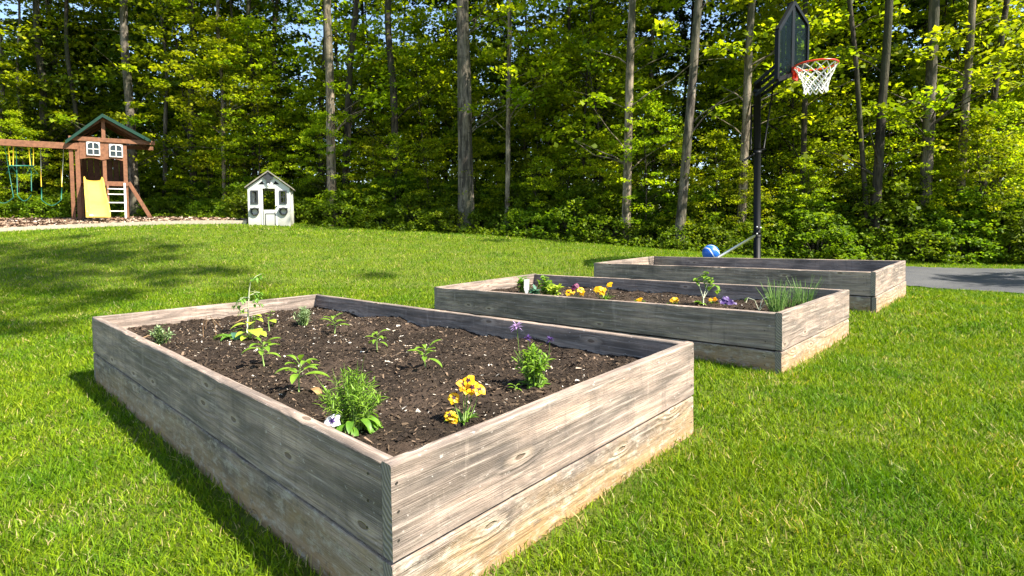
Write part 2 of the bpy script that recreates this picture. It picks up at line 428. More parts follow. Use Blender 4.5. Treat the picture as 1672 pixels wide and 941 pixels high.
cps += [(3.77, 8.45, CH-.78), (-.3, 1.2, -.01), (-1, -2, -.02), (-10, -3, 0), (10, -3, 0.02), (12, 5, .05), (-11, 5, .28), (-7, 6.5, .12), (-20, 14, 1.2),
        (-30, 40, 2.4), (0, 40, 1.4), (30, 40, .3), (20, 10, .05), (-14, 22, 1.5), (0, 24, .9), (14, 22, .2), (-1.7, 1.8, -.02), (-1.5, 6.2, .06), (.6, 9, .28)]
cps = np.array(cps); _n = len(cps)
def _U(r2): return np.where(r2 > 1e-12, r2*np.log(r2+1e-12), 0.0)
_K = _U(((cps[:, None, :2]-cps[None, :, :2])**2).sum(2))+np.eye(_n)*.35
_P = np.hstack([np.ones((_n, 1)), cps[:, :2]])
_A = np.block([[_K, _P], [_P.T, np.zeros((3, 3))]])
_w = np.linalg.solve(_A, np.concatenate([cps[:, 2], np.zeros(3)]))
def gz(x, y):
    x = np.clip(np.asarray(x, float), -34, 34); y = np.clip(np.asarray(y, float), -6, 44)
    sh = x.shape; q = np.stack([x.ravel(), y.ravel()], 1); out = np.empty(len(q))
    for i in range(0, len(q), 50000):
        qq = q[i:i+50000]
        out[i:i+50000] = _U(((qq[:, None]-cps[None, :, :2])**2).sum(2)) @ _w[:_n] + _w[_n] + qq @ _w[_n+1:]
    return out.reshape(sh)
def g1(x, y): return float(gz(np.array([x]), np.array([y]))[0])

def gp(px, d):  # ground xy under a picture column at depth d
    p = at(px, 400, d); return (p.x, p.y)
# forest edge, west to east
EDGE = [(-40, 17), (-24, 17.5)] + [gp(-80, 17.6), gp(60, 18.2), gp(230, 17.8), gp(330, 16.2), gp(430, 15.3), gp(500, 15.2), gp(560, 15.0), gp(700, 14.2), gp(850, 13.2), gp(1000, 12.3), gp(1120, 11.8), gp(1240, 11.6), gp(1350, 11.6), gp(1480, 11.5), gp(1672, 10.9)] + [(13.5, 9.5), (17, 6), (20, -10), (22, -60)]
EX = np.array(EDGE)
def edge_sd(x, y):
    """signed distance to forest edge, + inside the forest"""
    x = np.asarray(x, float); y = np.asarray(y, float)
    best = np.full(x.shape, 1e9); sg = np.zeros(x.shape)
    for a, b in zip(EX[:-1], EX[1:]):
        d = b-a; L2 = (d**2).sum(); t = np.clip(((x-a[0])*d[0]+(y-a[1])*d[1])/L2, 0, 1)
        dx, dy = x-a[0]-t*d[0], y-a[1]-t*d[1]; r = np.hypot(dx, dy)
        cross = d[0]*(y-a[1])-d[1]*(x-a[0])
        m = r < best-1e-9; best = np.where(m, r, best); sg = np.where(m, np.sign(cross), sg)
    return best*sg
def inpoly(x, y, poly):
    x = np.asarray(x); y = np.asarray(y); r = np.zeros(x.shape, bool); n = len(poly)
    for i in range(n):
        x0, y0 = poly[i][:2]; x1, y1 = poly[(i+1) % n][:2]
        c = ((y0 > y) != (y1 > y)) & (x < (x1-x0)*(y-y0)/((y1-y0) if y1 != y0 else 1e-9)+x0); r ^= c
    return r
DRIVE = [gp(1452, 11.0), gp(1480, 10.7), gp(1672, 9.9), (14.5, 8.2), (40, -1), (40, -9), (8.3, 4.6), gp(1672, 6.55), gp(1560, 7.15), gp(1480, 7.7), gp(1440, 8.3), gp(1425, 9.5)]
MUL = [gp(-300, 12.3), gp(0, 13.0), gp(120, 13.45), gp(250, 13.75), gp(405, 14.05), gp(405, 15.2), gp(330, 16.0), gp(230, 17.5), gp(0, 17.5), gp(-300, 17)]

def grid(xs, ys):
    X, Y = np.meshgrid(xs, ys); nx, ny = len(xs), len(ys)
    i = np.arange(nx*ny).reshape(ny, nx)
    q = np.stack([i[:-1, :-1], i[:-1, 1:], i[1:, 1:], i[1:, :-1]], -1).reshape(-1, 4)
    return X.ravel(), Y.ravel(), q
xs = np.concatenate([np.linspace(-300, -36, 14), np.arange(-34, 34.1, .4), np.linspace(36, 300, 14)])
ys = np.concatenate([np.linspace(-120, -8, 8), np.arange(-6, 44.1, .4), np.linspace(48, 400, 14)])
X, Y, Q = grid(xs, ys); Z = gz(X, Y); V = np.stack([X, Y, Z], 1)
cxq, cyq = X[Q].mean(1), Y[Q].mean(1); inside = edge_sd(cxq, cyq) > .1
def sub_mesh(name, V, Q, mat):
    u, inv = np.unique(Q, return_inverse=True); return np_mesh(name, V[u], inv.reshape(Q.shape), mat, smooth=True)
tag(sub_mesh('lawn', V, Q[~inside], M['lawn']), kind='structure', label='mown green lawn sloping up to the trees')
tag(sub_mesh('forest_floor', V, Q[inside], M['floor']), kind='structure', label='dark leaf litter under the forest')
def draped(name, poly, mat, step, lift, **kw):
    P = np.array([p[:2] for p in poly]); lo = P.min(0); hi = P.max(0)
    X, Y, Q = grid(np.arange(lo[0], hi[0]+step, step), np.arange(lo[1], hi[1]+step, step))
    k = inpoly(X[Q].mean(1), Y[Q].mean(1), poly)
    o = sub_mesh(name, np.stack([X, Y, gz(X, Y)+lift], 1), Q[k], mat); tag(o, kind='structure', **kw); return o
draped('driveway', [p for p in DRIVE if True], M['asphalt'], .11, .02, label='grey asphalt driveway striped with tree shade')
draped('play_area_ground', MUL, M['floor'], .12, .015, label='bark covered ground under the swing set')

# ------------------------------------------------------------------ grass blades
rng = np.random.default_rng(7)
def vis(x, y, margin=.06):
    d = y; return (y > .55) & (np.abs(x/np.maximum(d, .1)) < .94+margin+.15/np.maximum(d, .3))
def bed_poly(k, off=0.0):
    b = BED[k]; c = np.mean([b[q][:2] for q in 'NRFL'], 0)
    return [tuple(np.array(b[q][:2])+(np.array(b[q][:2])-c)/np.linalg.norm(np.array(b[q][:2])-c)*off) for q in 'NRFL']
def scatter(x0, x1, y0, y1, dens, r):
    n = int((x1-x0)*(y1-y0)*dens); x = r.uniform(x0, x1, n); y = r.uniform(y0, y1, n)
    return x, y
def blades(x, y, z, h, w, r, rn, seg):
    """curved blades: seg=2 -> quads, returns verts, faces"""
    n = len(x); th = r.uniform(0, 2*np.pi, n); lean = r.uniform(.15, 1.25, n)*h; ph = r.uniform(0, 2*np.pi, n)
    dx, dy = np.cos(th)*w/2, np.sin(th)*w/2; lx, ly = np.cos(ph)*lean, np.sin(ph)*lean
    hh = h*np.sqrt(np.clip(1-(lean/h/1.5)**2, .25, 1))
    fl = []
    ts = [0, .5, 1.0] if seg == 2 else [0, 1.0]
    for t in ts:
        wx = 1-.15*t if t < 1 else .12
        px, py, pz = x+lx*t**1.8, y+ly*t**1.8, z+hh*t**.85
        fl.append(np.stack([px-dx*wx, py-dy*wx, pz], 1)); fl.append(np.stack([px+dx*wx, py+dy*wx, pz], 1))
    k = len(ts)*2; Vv = np.stack(fl, 1).reshape(-1, 3); b = np.arange(n)*k
    qs = []
    for i in range(len(ts)-1): qs.append(np.stack([b+2*i, b+2*i+1, b+2*i+3, b+2*i+2], 1))
    return Vv, np.concatenate(qs), np.repeat(rn, k)
GV, GQ, GR = [], [], []; off = 0
def n2(x, y, s, o=0.0):   # cheap smooth value noise
    return (np.sin(x*s*1.7+y*s*.9+o)+np.sin(x*s*-.8+y*s*1.9+1.3+o)+np.sin(x*s*2.9-y*s*2.3+.4+o)+np.sin(x*s*.4+y*s*3.7+2+o))/4
for (ymin, ymax, dens, h0, w0, seg) in ((.55, 2.3, 21000, .031, .0038, 2), (2.3, 4.2, 10500, .032, .005, 2), (4.2, 7.5, 4600, .037, .0075, 2), (7.5, 12.5, 1700, .038, .012, 1), (12.5, 19.0, 700, .04, .022, 1)):
    w_ = .97*ymax+.3
    x, y = scatter(-w_, w_, ymin, ymax, dens, rng)
    k = vis(x, y); x, y = x[k], y[k]
    for b in (1, 2, 3):
        k = ~inpoly(x, y, bed_poly(b, -.01)); x, y = x[k], y[k]
    k = (~inpoly(x, y, DRIVE)) & (~inpoly(x, y, MUL)) & (edge_sd(x, y) < .5); x, y = x[k], y[k]
    near = np.zeros(len(x), bool)
    for b in (1, 2, 3): near |= inpoly(x, y, bed_poly(b, .075))
    keep = (~near) | (rng.random(len(x)) < .38); x, y, near = x[keep], y[keep], near[keep]
    # thinner patches
    pt = n2(x, y, 2.3)+.6*n2(x, y, 6.1, 2.0)
    keep = rng.random(len(x)) < np.clip(1.0-.22*(pt < -.45), 0, 1); x, y, pt, near = x[keep], y[keep], pt[keep], near[keep]
    n = len(x); z = gz(x, y)-.004
    h = h0*rng.uniform(.5, 1.45, n)*(1+.22*pt); h[near] *= 1.25
    w = w0*rng.uniform(.6, 1.3, n)
    rn = rng.beta(2.2, 2.2, n)*.86
    pd = .032+.09*(n2(x, y, 3.1, 4.)+.5*n2(x, y, 9, 1.) > .45)+.16*near
    dry = rng.random(n) < pd; rn[dry] = rng.uniform(.89, 1, dry.sum()); 
    v, q, r_ = blades(x, y, z, h, w, rng, rn, seg)
    GV.append(v); GQ.append(q+off); GR.append(r_); off += len(v)
go = np_mesh('grass_blades', np.concatenate(GV), np.concatenate(GQ), M['blade'], np.concatenate(GR))
tag(go, 'short mown grass blades with a few dry straws', 'grass', kind='stuff')
print('grass verts', off)

# ------------------------------------------------------------------ raised beds
def board(name, A, B, hA, hB, inward, t, mat, parent, rnd, seed, endmat=True, low=False):
    """A,B outer top points; hA,hB height at each end; rounded cross-section swept along the board"""
    r = random.Random(seed); A, B = Vector(A), Vector(B); d = (B-A); L = Vector((d.x, d.y, 0)).length; ns = max(14, int(L/.045))
    inward = Vector(inward).normalized(); mb = MB()
    rr = rnd; u0 = r.uniform(0, 30); v0 = 0.0; u0 += seed*13.7
    def sect(h):
        S = []  # (off inward, z below top, v coordinate)
        S += [(0, -h, 0)]
        for fz in (.12, .3, .5, .7, .88): S.append((0, -h*(1-fz), h*fz))
        S += [(0, -rr, h-rr), (rr*.3, -rr*.3, h-rr*.3), (rr, 0, h+rr*.4), (t*.5, 0, h+t*.5), (t-rr, 0, h+t-rr), (t-rr*.3, -rr*.3, h+t), (t, -rr, h+t+rr)]
        S += [(t, -h*.5, h+t+h*.5), (t, -h, h+t+h)]
        return S
    k = len(sect(.2)); vv = []
    for i in range(ns+1):
        f = i/ns; P = A.lerp(B, f); h = hA+(hB-hA)*f; bow = math.sin(f*math.pi)*r.uniform(.0, .0)
        for j, (o, z, v) in enumerate(sect(h)):
            nz = noise.noise(Vector((u0+f*L*2.2, j*.35, seed)))*.0022+noise.noise(Vector((u0+f*L*16, j*.9, seed)))*(.0016 if 5 < j < 12 else .0008)
            top = noise.noise(Vector((u0+f*L*1.6, 3.3, seed)))*.003 if 4 < j < 13 else 0
            nick = 0
            if j in (6, 7, 8, 9, 10): nick = -max(0, noise.noise(Vector((u0+f*L*9, 9.1, seed+j*.2)))-.35)*.012
            mb.v.append(tuple(P+inward*(o+nz)+Vector((0, 0, z+top+nick)))); vv.append((u0+f*L, v+v0))
    for i in range(ns):
        for j in range(k-1):
            a, b, c, e = i*k+j, (i+1)*k+j, (i+1)*k+j+1, i*k+j+1
            mb.face((a, b, c, e), 0, 5 < j < 12); mb.uv += [vv[a], vv[b], vv[c], vv[e]]
        a, b, c, e = i*k+k-1, (i+1)*k+k-1, (i+1)*k, i*k
        mb.face((a, b, c, e), 0); mb.uv += [vv[a]]*4
    S = sect(1)
    for i, rev in ((0, False), (ns, True)):
        idx = [i*k+j for j in range(k)]; sc = sect(hA if i == 0 else hB)
        uvs = [(s_[0], s_[1]) for s_ in sc]
        if rev: idx = idx[::-1]; uvs = uvs[::-1]
        mb.face(idx, 1); mb.uv += uvs
    # nail heads near the ends
    out = -inward
    for f in (.018 if L > 2 else .012, 1-(.018 if L > 2 else .012)):
        for q in (.2, .5, .8):
            P = A.lerp(B, f); h = hA+(hB-hA)*f; c = P+Vector((0, 0, -h*q))+out*.0022+(B-A).normalized()*r.uniform(-.006, .006)
            n = len(mb.v); a = (B-A).normalized(); b = Vector((0, 0, 1))
            for w in range(8): mb.v.append(tuple(c+(a*math.cos(w*math.pi/4)+b*math.sin(w*math.pi/4))*.0036))
            mb.face([n+w for w in range(8)], 2); mb.uv += [(0, 0)]*8
    return mb.build(name, [mat, M['end'], M['nail']], parent)
SOILZ = {}
def raised_bed(k, label, soil_drop, low_out=0.0, seed=0):
    b = {q: Vector(v) for q, v in BED[k].items()}
    base = sum((b[q] for q in 'NRFL'), Vector())/4; gzc = g1(base.x, base.y)
    root = empty('raised_garden_bed', (base.x, base.y, gzc)); tag(root, label, 'raised bed', 'weathered timber raised garden beds')
    off = Vector(root.location)
    L = {q: v-off for q, v in b.items()}
    T = .040; H = .235; gap = .011
    def nrm(P, Q_):  # inward normal
        d = (Q_-P); n = Vector((-d.y, d.x, 0)).normalized()
        c = sum((L[q] for q in 'NRFL'), Vector())/4
        return n if n.dot(c-P) > 0 else -n
    for name, P, Q_, endb in (('N', 'N', 'R', True), ('F', 'L', 'F', True), ('W', 'L', 'N', False), ('E', 'F', 'R', False)):
        A, B = L[P].copy(), L[Q_].copy(); n = nrm(A, B); d = (B-A).normalized()
        if not endb: A += d*(T+.0015); B -= d*(T+.0015); A += Vector((0, 0, -.002)); B += Vector((0, 0, -.002))
        s = seed*10+ord(name)
        hH = H-(.002 if not endb else 0)
        board('upper_board', A, B, hH, hH, n, T, M['wood'], root, .006, s)
        zA = g1(A.x+off.x, A.y+off.y)-off.z; zB = g1(B.x+off.x, B.y+off.y)-off.z
        A2 = A-Vector((0, 0, hH+gap))-n*(.001+low_out); B2 = B-Vector((0, 0, hH+gap))-n*(.001+low_out)
        board('lower_board', A2, B2, max(.12, A2.z-zA+.05), max(.12, B2.z-zB+.05), n, T, M['wood_low'], root, .005, s+500, low=True)
    # soil
    r = random.Random(seed); nu, nv = (60, 110); ins = .042
    u = (b['R']-b['N']); w = (b['L']-b['N']); lu, lw = u.length, w.length
    def P(s, t): return (b['N']*(1-s)+b['R']*s)*(1-t)+(b['L']*(1-s)+b['F']*s)*t
    vs = []; fs = []
    def soil_z(s, t, fine=True):
        p = P(s, t); z = p.z-soil_drop
        e = min(s*lu, (1-s)*lu, t*lw, (1-t)*lw)
        z += .030*noise.noise(Vector((p.x*2.2, p.y*2.2, seed)))+.018*noise.noise(Vector((p.x*7, p.y*7, seed)))
        z += .020*max(0, 1-e/.14)*(.6+noise.noise(Vector((p.x*5, p.y*5, 9))))
        if fine: z += .009*noise.noise(Vector((p.x*28, p.y*28, seed)))+.004*noise.noise(Vector((p.x*80, p.y*80, seed)))
        return z
    nu, nv = int(lu/.022), int(lw/.022)
    for j in range(nv+1):
        for i in range(nu+1):
            s = (ins+(lu-2*ins)*i/nu)/lu; t = (ins+(lw-2*ins)*j/nv)/lw; p = P(s, t); vs.append((p.x, p.y, soil_z(s, t)))
    q = np.arange((nu+1)*(nv+1)).reshape(nv+1, nu+1)
    Qs = np.stack([q[:-1, :-1], q[:-1, 1:], q[1:, 1:], q[1:, :-1]], -1).reshape(-1, 4)
    so = np_mesh('soil', np.array(vs), Qs, M['soil'], smooth=True)
    return root, P, soil_z, lu, lw
def chips(name, P, soil_z, lu, lw, n, seed, size=.006):
    r = np.random.default_rng(seed); vs = []; qs = []; rn = []
    S = r.uniform(.05/lu, 1-.05/lu, n); T = r.uniform(.05/lw, 1-.05/lw, n)
    for i in range(n):
        p = P(S[i], T[i]); z = soil_z(S[i], T[i])+r.uniform(-.002, .006)
        a = r.uniform(0, 6.283); el = r.normal(0, .35); L = size*min(2.6, r.lognormal(.0, .5)); w = L*r.uniform(.12, .45)
        d = np.array([math.cos(a)*math.cos(el), math.sin(a)*math.cos(el), math.sin(el)]); sd = np.array([-math.sin(a), math.cos(a), r.normal(0, .4)])
        c = np.array([p.x, p.y, z]); k = len(vs); up = np.array([0, 0, w*.45])
        vs += [c-d*L-sd*w*.5, c-d*L*.8+sd*w+up, c+d*L+sd*w*.4, c+d*L*.8-sd*w+up]; qs.append((k, k+1, k+2, k+3))
        rv = r.random()**1.5*.95
        if r.random() < .025: rv = r.uniform(.96, 1); L *= .6; w *= .6
        rn += [rv]*4
    return np_mesh(name, np.array(vs), np.array(qs), M['chips'], np.array(rn))
b1 = raised_bed(1, 'large near weathered timber raised bed filled with dark soil and seedlings', .115, -.003, seed=1)
b2 = raised_bed(2, 'middle weathered timber raised bed planted with pansies and chives', .135, -.003, seed=2)
b3 = raised_bed(3, 'farthest weathered timber raised bed, empty looking, by the asphalt driveway', .185, .006, seed=3)
soils = [o for o in C.objects if o.name.startswith('soil')]
for o, l in zip(soils, ('dark brown soil in the near raised bed', 'dark brown soil in the middle raised bed', 'bare brown soil in the farthest raised bed')): tag(o, l, 'soil', kind='stuff')
tag(chips('soil_chips', b1[1], b1[2], b1[3], b1[4], 42000, 1), 'bark crumbs and pale specks over the soil of the near bed', 'mulch', kind='stuff')
tag(chips('soil_chips', b2[1], b2[2], b2[3], b2[4], 15000, 2, .008), 'bark crumbs over the soil of the middle bed', 'mulch', kind='stuff')

# ------------------------------------------------------------------ plants in the beds
M['pepper'] = veg_mat('pepper_leaf', (.13, .25, .02), (.21, .34, .035), .35)
M['pepper_dk'] = veg_mat('bush_leaf', (.08, .19, .02), (.16, .30, .03), .32)
M['lime'] = veg_mat('lime_round_leaf', (.30, .42, .04), (.42, .50, .06), .35)
M['sage'] = veg_mat('grey_green_leaf', (.16, .24, .10), (.26, .34, .17), .2)
M['bluegreen'] = veg_mat('blue_green_leaf', (.05, .14, .09), (.09, .20, .13), .2)
M['chive'] = veg_mat('chive_blade', (.16, .30, .06), (.28, .42, .12), .3)
M['stem'] = veg_mat('green_stem', (.16, .26, .05), (.24, .34, .08), .1)
M['pstem'] = veg_mat('pale_stem', (.42, .45, .28), (.55, .55, .38), .1)
M['dry'] = veg_mat('dry_stalk', (.24, .13, .06), (.40, .26, .12), .15)
M['petal_y'] = veg_mat('yellow_petal', (.78, .40, .004), (.86, .52, .008), .3)
M['petal_o'] = veg_mat('orange_petal', (.80, .33, .008), (.85, .45, .01), .3)
M['petal_m'] = veg_mat('maroon_petal', (.12, .01, .05), (.20, .02, .09), .2)
M['petal_v'] = veg_mat('violet_petal', (.06, .03, .14), (.12, .06, .24), .25)
M['petal_l'] = veg_mat('lilac_petal', (.32, .17, .50), (.50, .34, .66), .3)
M['petal_w'] = veg_mat('white_petal', (.75, .74, .78), (.85, .84, .86), .3)
M['blotch'] = plain('dark_petal_blotch', (.03, .008, .02), .6, .2)
CAMP = Vector((0, 0, CH))
BEDF = {1: b1, 2: b2}
def soil_pt(k, px, py):
    """point on the soil of bed k seen at the pixel"""
    z = np.mean([BED[k][q][2] for q in 'NRFL'])-(.11 if k == 1 else .13); p = on_z(px, py, z)
    b = {q: Vector(v) for q, v in BED[k].items()}
    u = (b['R']-b['N']); w = (b['L']-b['N']); rel = p-b['N']
    s = rel.dot(u)/u.length_squared; t = rel.dot(w)/w.length_squared
    s = min(max(s, .05), .95); t = min(max(t, .02), .98)
    q = BEDF[k][1](s, t); return Vector((q.x, q.y, BEDF[k][2](s, t, False)-.004))
def px_m(P): return (P-CAMP).dot(FWD)/FPX     # metres per picture pixel at P
def sph(r, el, az): return Vector((math.cos(el)*math.cos(az), math.cos(el)*math.sin(az), math.sin(el)))*r
Z = Vector((0, 0, 1))
def plant(name, k, px, py, label, cat, group=None):
    P = soil_pt(k, px, py); o = empty(name, P, random.uniform(0, 6.28)); tag(o, label, cat, group); return o, px_m(P)
R = random.Random(5)
def seedling(k, px, py, hpx, wpx, label, nl=9, droop=.5, group='young leafy seedlings in the near bed', mat='pepper'):
    o, u = plant('seedling', k, px, py, label, 'seedling', group); o.rotation_euler.z = 0; h = hpx*u; w = wpx*u; st = MB(); lf = MB()
    top = Vector((R.uniform(-.1, .1)*h, 0, h*.72)); mid = Vector((R.uniform(-.08, .08)*h, 0, h*.4))
    st.tube([(0, 0, -.01), mid, top], [.0035, .003, .002], 6)
    for i in range(nl):
        a = i*2.4+R.uniform(-.3, .3); f = i/nl; base = mid.lerp(top, min(1, f*1.15)); el = .15+.65*f+R.uniform(-.15, .15)
        d = sph(1, el, a); pl = w*.12; q = base+d*pl
        st.tube([base, q], .0012, 5)
        L = w*.46*R.uniform(.75, 1.1)*(1-.25*f); lf.leaf(q, d, Z, L, L*.36, droop*R.uniform(.6, 1.4), 0, 6, .2)
    st.build('stem', M['stem'], o); lf.build('leaves', M[mat], o); return o
def flower(mb, c, n, r, face, petals=5, m=0, blotch=1, double=False):
    """pansy face: overlapping round petals around c facing n"""
    n = Vector(n).normalized(); a = n.orthogonal().normalized(); b = n.cross(a)
    for i in range(petals):
        t = 2*math.pi*i/petals+face; d = a*math.cos(t)+b*math.sin(t)
        mb.leaf(c+n*.001*(i % 3), (d+n*.25), n, r, r*1.05, R.uniform(.2, .8), m, 4, .12, 'round')
        if blotch is not None: mb.leaf(c+n*.004, (d+n*.25), n, r*.42, r*.22, .2, blotch, 2, 0)
def tuft(mb, n, h, w, L, W, mat=0, el=(.4, 1.4), curl=.4, base_r=.01, seg=4, shape='blade'):
    for i in range(n):
        a = R.uniform(0, 6.28); e = R.uniform(*el); b = Vector((math.cos(a), math.sin(a), 0))*R.uniform(0, base_r)
        mb.leaf(b, sph(1, e, a+R.uniform(-.5, .5)), Z, L*R.uniform(.6, 1.1), W*R.uniform(.7, 1.2), curl*R.uniform(.2, 1.3), mat, seg, .15, shape)
def leafy_bush(o, h, r, nst, leaf_l, leaf_w, mat, stem='stem', spread=.55, per=16, curl=.4, shape='oval'):
    st = MB(); lf = MB()
    for i in range(nst):
        a = R.uniform(0, 6.28); e = math.acos(min(1, R.random()**.6*spread*1.6)) if True else 1
        e = R.uniform(math.pi/2-spread*1.5, math.pi/2); hh = h*R.uniform(.7, 1.05)*(.7+.3*math.sin(e)); top = sph(1, e, a); top = Vector((top.x*r*1.3, top.y*r*1.3, hh*max(.45, top.z)))
        b = Vector((math.cos(a), math.sin(a), 0))*r*R.uniform(0, .35); mid = b.lerp(top, .5)+Vector((0, 0, h*.1))
        st.tube([b, mid, top], [.0022, .0018, .001], 5)
        for j in range(per):
            f = .15+.85*j/per; q = b.lerp(mid, f*2) if f < .5 else mid.lerp(top, f*2-1)
            aa = j*2.4+i; d = sph(1, R.uniform(.1, .9)+(.35 if f > .85 else 0), aa)
            lf.leaf(q, d, Z, leaf_l*R.uniform(.7, 1.15), leaf_w*R.uniform(.8, 1.1), curl*R.uniform(0, 1.5), 0, 4, .18, shape)
    st.build('stems', M[stem], o); lf.build('leaves', M[mat], o)

# --- near bed
o, u = plant('sage_plant', 1, 265, 561, 'small grey green leafy tuft in the far left corner of the near bed', 'plant')
leafy_bush(o, 30*u, 19*u, 26, 8*u, 2.6*u, 'sage', per=12)
o, u = plant('dry_grass_stalk', 1, 342, 548, 'bent dry stalks poking up beside the left wooden wall of the near bed', 'dead plant')
mb = MB()
for q, e in ((-9, -14), (12, 14)):
    mb.tube([(q*u, 0, 0), ((q+e)/2*u*.8, 0, 22*u), (e*.2*u, 0, 36*u), ((e+8)*u, .01, 14*u)], [.0013, .0012, .001, .0008], 5)
mb.build('stalk', M['dry'], o)
o, u = plant('strap_leaf_plant', 1, 376, 551, 'low plant with arching narrow leaves left of the round leaved squash', 'plant')
mb = MB()
for a, L in ((2.9, 36), (3.4, 28), (.6, 26), (1.6, 24), (2.2, 30), (5.4, 22), (4.4, 20)): mb.leaf((0, 0, .01), sph(1, .75, a+.0), Z, L*u, 7*u, .9, 0, 6, .2)
mb.build('leaves', M['pepper_dk'], o); o.rotation_euler.z = 0
o, u = plant('squash_plant', 1, 410, 552, 'bushy plant with round lime yellow leaves and a low blue green leaf', 'plant'); o.rotation_euler.z = 0
st = MB(); lf = MB(); bl = MB()
for (dx, dy, z, L, W) in ((-14, 0, 26, 22, 15), (10, -3, 17, 26, 20), (22, 0, 12, 18, 14), (2, 2, 28, 18, 13), (-24, 2, 18, 22, 9), (-8, -6, 14, 18, 12), (6, 6, 38, 15, 9), (-12, 8, 42, 18, 7), (14, 4, 33, 14, 10), (-2, -8, 8, 16, 11)):
    q = Vector((dx*u*.5, dy*u, z*u)); st.tube([(0, 0, 0), q], .002, 5); lf.leaf(q, Vector((dx, dy-8, 3)).normalized(), Z, L*u*1.15, W*u*1.2, .5, 0, 5, .1, 'round')
bl.leaf((-14*u, -6*u, .012), Vector((-.5, -.4, .55)), Vector((0, -1, .6)), 17*u, 13*u, .1, 0, 4, .1, 'round')
st.build('stems', M['stem'], o); lf.build('leaves', M['lime'], o); bl.build('low_leaf', M['bluegreen'], o)
o, u = plant('tomato_plant', 1, 404, 540, 'tall thin stemmed tomato plant rising above the left wall of the near bed', 'plant'); o.rotation_euler.z = 0
st = MB(); lf = MB(); tp = Vector((10*u, 0, 92*u)); st.tube([(0, 0, 0), (3*u, 0, 40*u), (6*u, 0, 72*u), tp], [.005, .0042, .0035, .002], 7)
for i in range(13):
    f = R.uniform(.5, 1.02) if i > 2 else R.uniform(.25, .5); q = Vector((10*u*f, 0, 92*u*f)); a = R.uniform(0, 6.28); d = sph(1, R.uniform(-.2, .6), a); e = q+d*R.uniform(14, 32)*u
    st.tube([q, q.lerp(e, .5)+Vector((0, 0, 2*u)), e], .0013, 5)
    for j in range(6):
        p_ = q.lerp(e, .45+.11*j); lf.leaf(p_, sph(1, R.uniform(-.6, .3), a+R.choice((-1, 1))*R.uniform(.4, 1.2)), Z, R.uniform(6, 11)*u, R.uniform(2.5, 4.5)*u, R.uniform(.3, 1), 0, 4, .2)
st.build('stem', M['pstem'], o); lf.build('leaves', M['pepper_dk'], o)
o, u = plant('round_leaf_sprout', 1, 446, 531, 'single round yellow green leaf on a short stalk', 'plant'); o.rotation_euler.z = 0
mb = MB(); mb.tube([(0, 0, 0), (0, 0, 9*u)], .0015, 5); mb.leaf((-6*u, 0, 10*u), (1, -.5, .1), Z, 17*u, 15*u, .3, 0, 5, .1, 'round'); mb.build('leaf', M['lime'], o)
o, u = plant('lavender_plant', 1, 496, 528, 'low grey lavender tuft in the back corner of the near bed', 'plant')
leafy_bush(o, 30*u, 20*u, 34, 8*u, 1.7*u, 'sage', per=14, shape='blade')
tips = MB()
for i in range(10): a = i*.63; c = Vector((math.cos(a)*12*u, math.sin(a)*12*u, 28*u+R.uniform(-4, 4)*u)); tips.sphere(c, .0045, 0, 6, 5, (1, 1, 2))
seedling(1, 441, 538, 46, 22, 'thin dark sprig standing against the left wall right of the squash', 7)
seedling(1, 547, 545, 34, 44, 'farthest seedling, by the back wall right of the lavender', 9)
seedling(1, 433, 595, 54, 64, 'seedling in front of the squash plant, second nearest to the left wall', 10)
seedling(1, 489, 641, 66, 84, 'largest seedling, standing left behind the bushy plant', 11)
seedling(1, 617, 570, 40, 44, 'seedling in the middle of the near bed, right of the farthest one', 9)
seedling(1, 697, 600, 46, 64, 'seedling with an upright centre leaf, right of the middle of the near bed', 9)
seedling(1, 842, 640, 16, 28, 'tiny two leaved sprout between the yellow pansies and the chive plant', 5)
o, u = plant('leafy_bush', 1, 577, 700, 'dense bright green bushy plant beside the near left wall', 'plant')
leafy_bush(o, 100*u, 58*u, 75, 19*u, 3.2*u, 'pepper', per=13, curl=.4, shape='blade')
st = MB()
for i in range(9): a = R.uniform(0, 6.28); e = sph(1, R.uniform(1.0, 1.5), a)*R.uniform(85, 125)*u; st.tube([(0, 0, 0), e*.6, e], [.002, .0015, .0006], 4)
st.build('tall_stalks', M['stem'], o)
lf = MB()
for i in range(26): a = R.uniform(0, 6.28); lf.leaf(Vector((math.cos(a), math.sin(a), 0))*22*u+Z*R.uniform(5, 26)*u, sph(1, R.uniform(-.1, .6), a), Z, 34*u, 12*u, .9, 0, 6, .15)
lf.build('low_leaves', M['pepper_dk'], o)
def pansy(k, px, py, flowers, label, group, leaves=26, mats=('petal_y', 'blotch'), lr=16, lh=14, cat='flower', petal_r=9, leafm='pepper_dk', near=.01):
    o, u = plant('pansy', k, px, py, label, cat, group); o.rotation_euler.z = 0
    lf = MB(); st = MB(); tuft(lf, leaves, 0, 0, lr*u, 5*u, 0, (.25, 1.35), .6, 8*u, 4, 'oval'); lf.build('leaves', M[leafm], o)
    base = Vector(o.location)
    for fx, fy, *mm in flowers:
        fl = MB(); dd = (base-CAMP).dot(FWD); c = at(fx, fy, dd-near)-base
        st.tube([(c.x*.3, c.y*.3, 0), (c.x*.8, c.y*.8, c.z*.6), c], .0014, 5)
        nv = (CAMP-base).normalized()+Vector((R.uniform(-.5, .5), R.uniform(-.4, .4), R.uniform(.3, .9)))
        rr = petal_r*u*R.uniform(.85, 1.2)
        flower(fl, c, nv, rr, R.uniform(0, 6), 5, 0, 1)
        ms = mm[0] if mm else mats
        fl.build('blossom', [M[ms[0]], M[ms[1]]], o)
    st.build('stems', M['stem'], o)
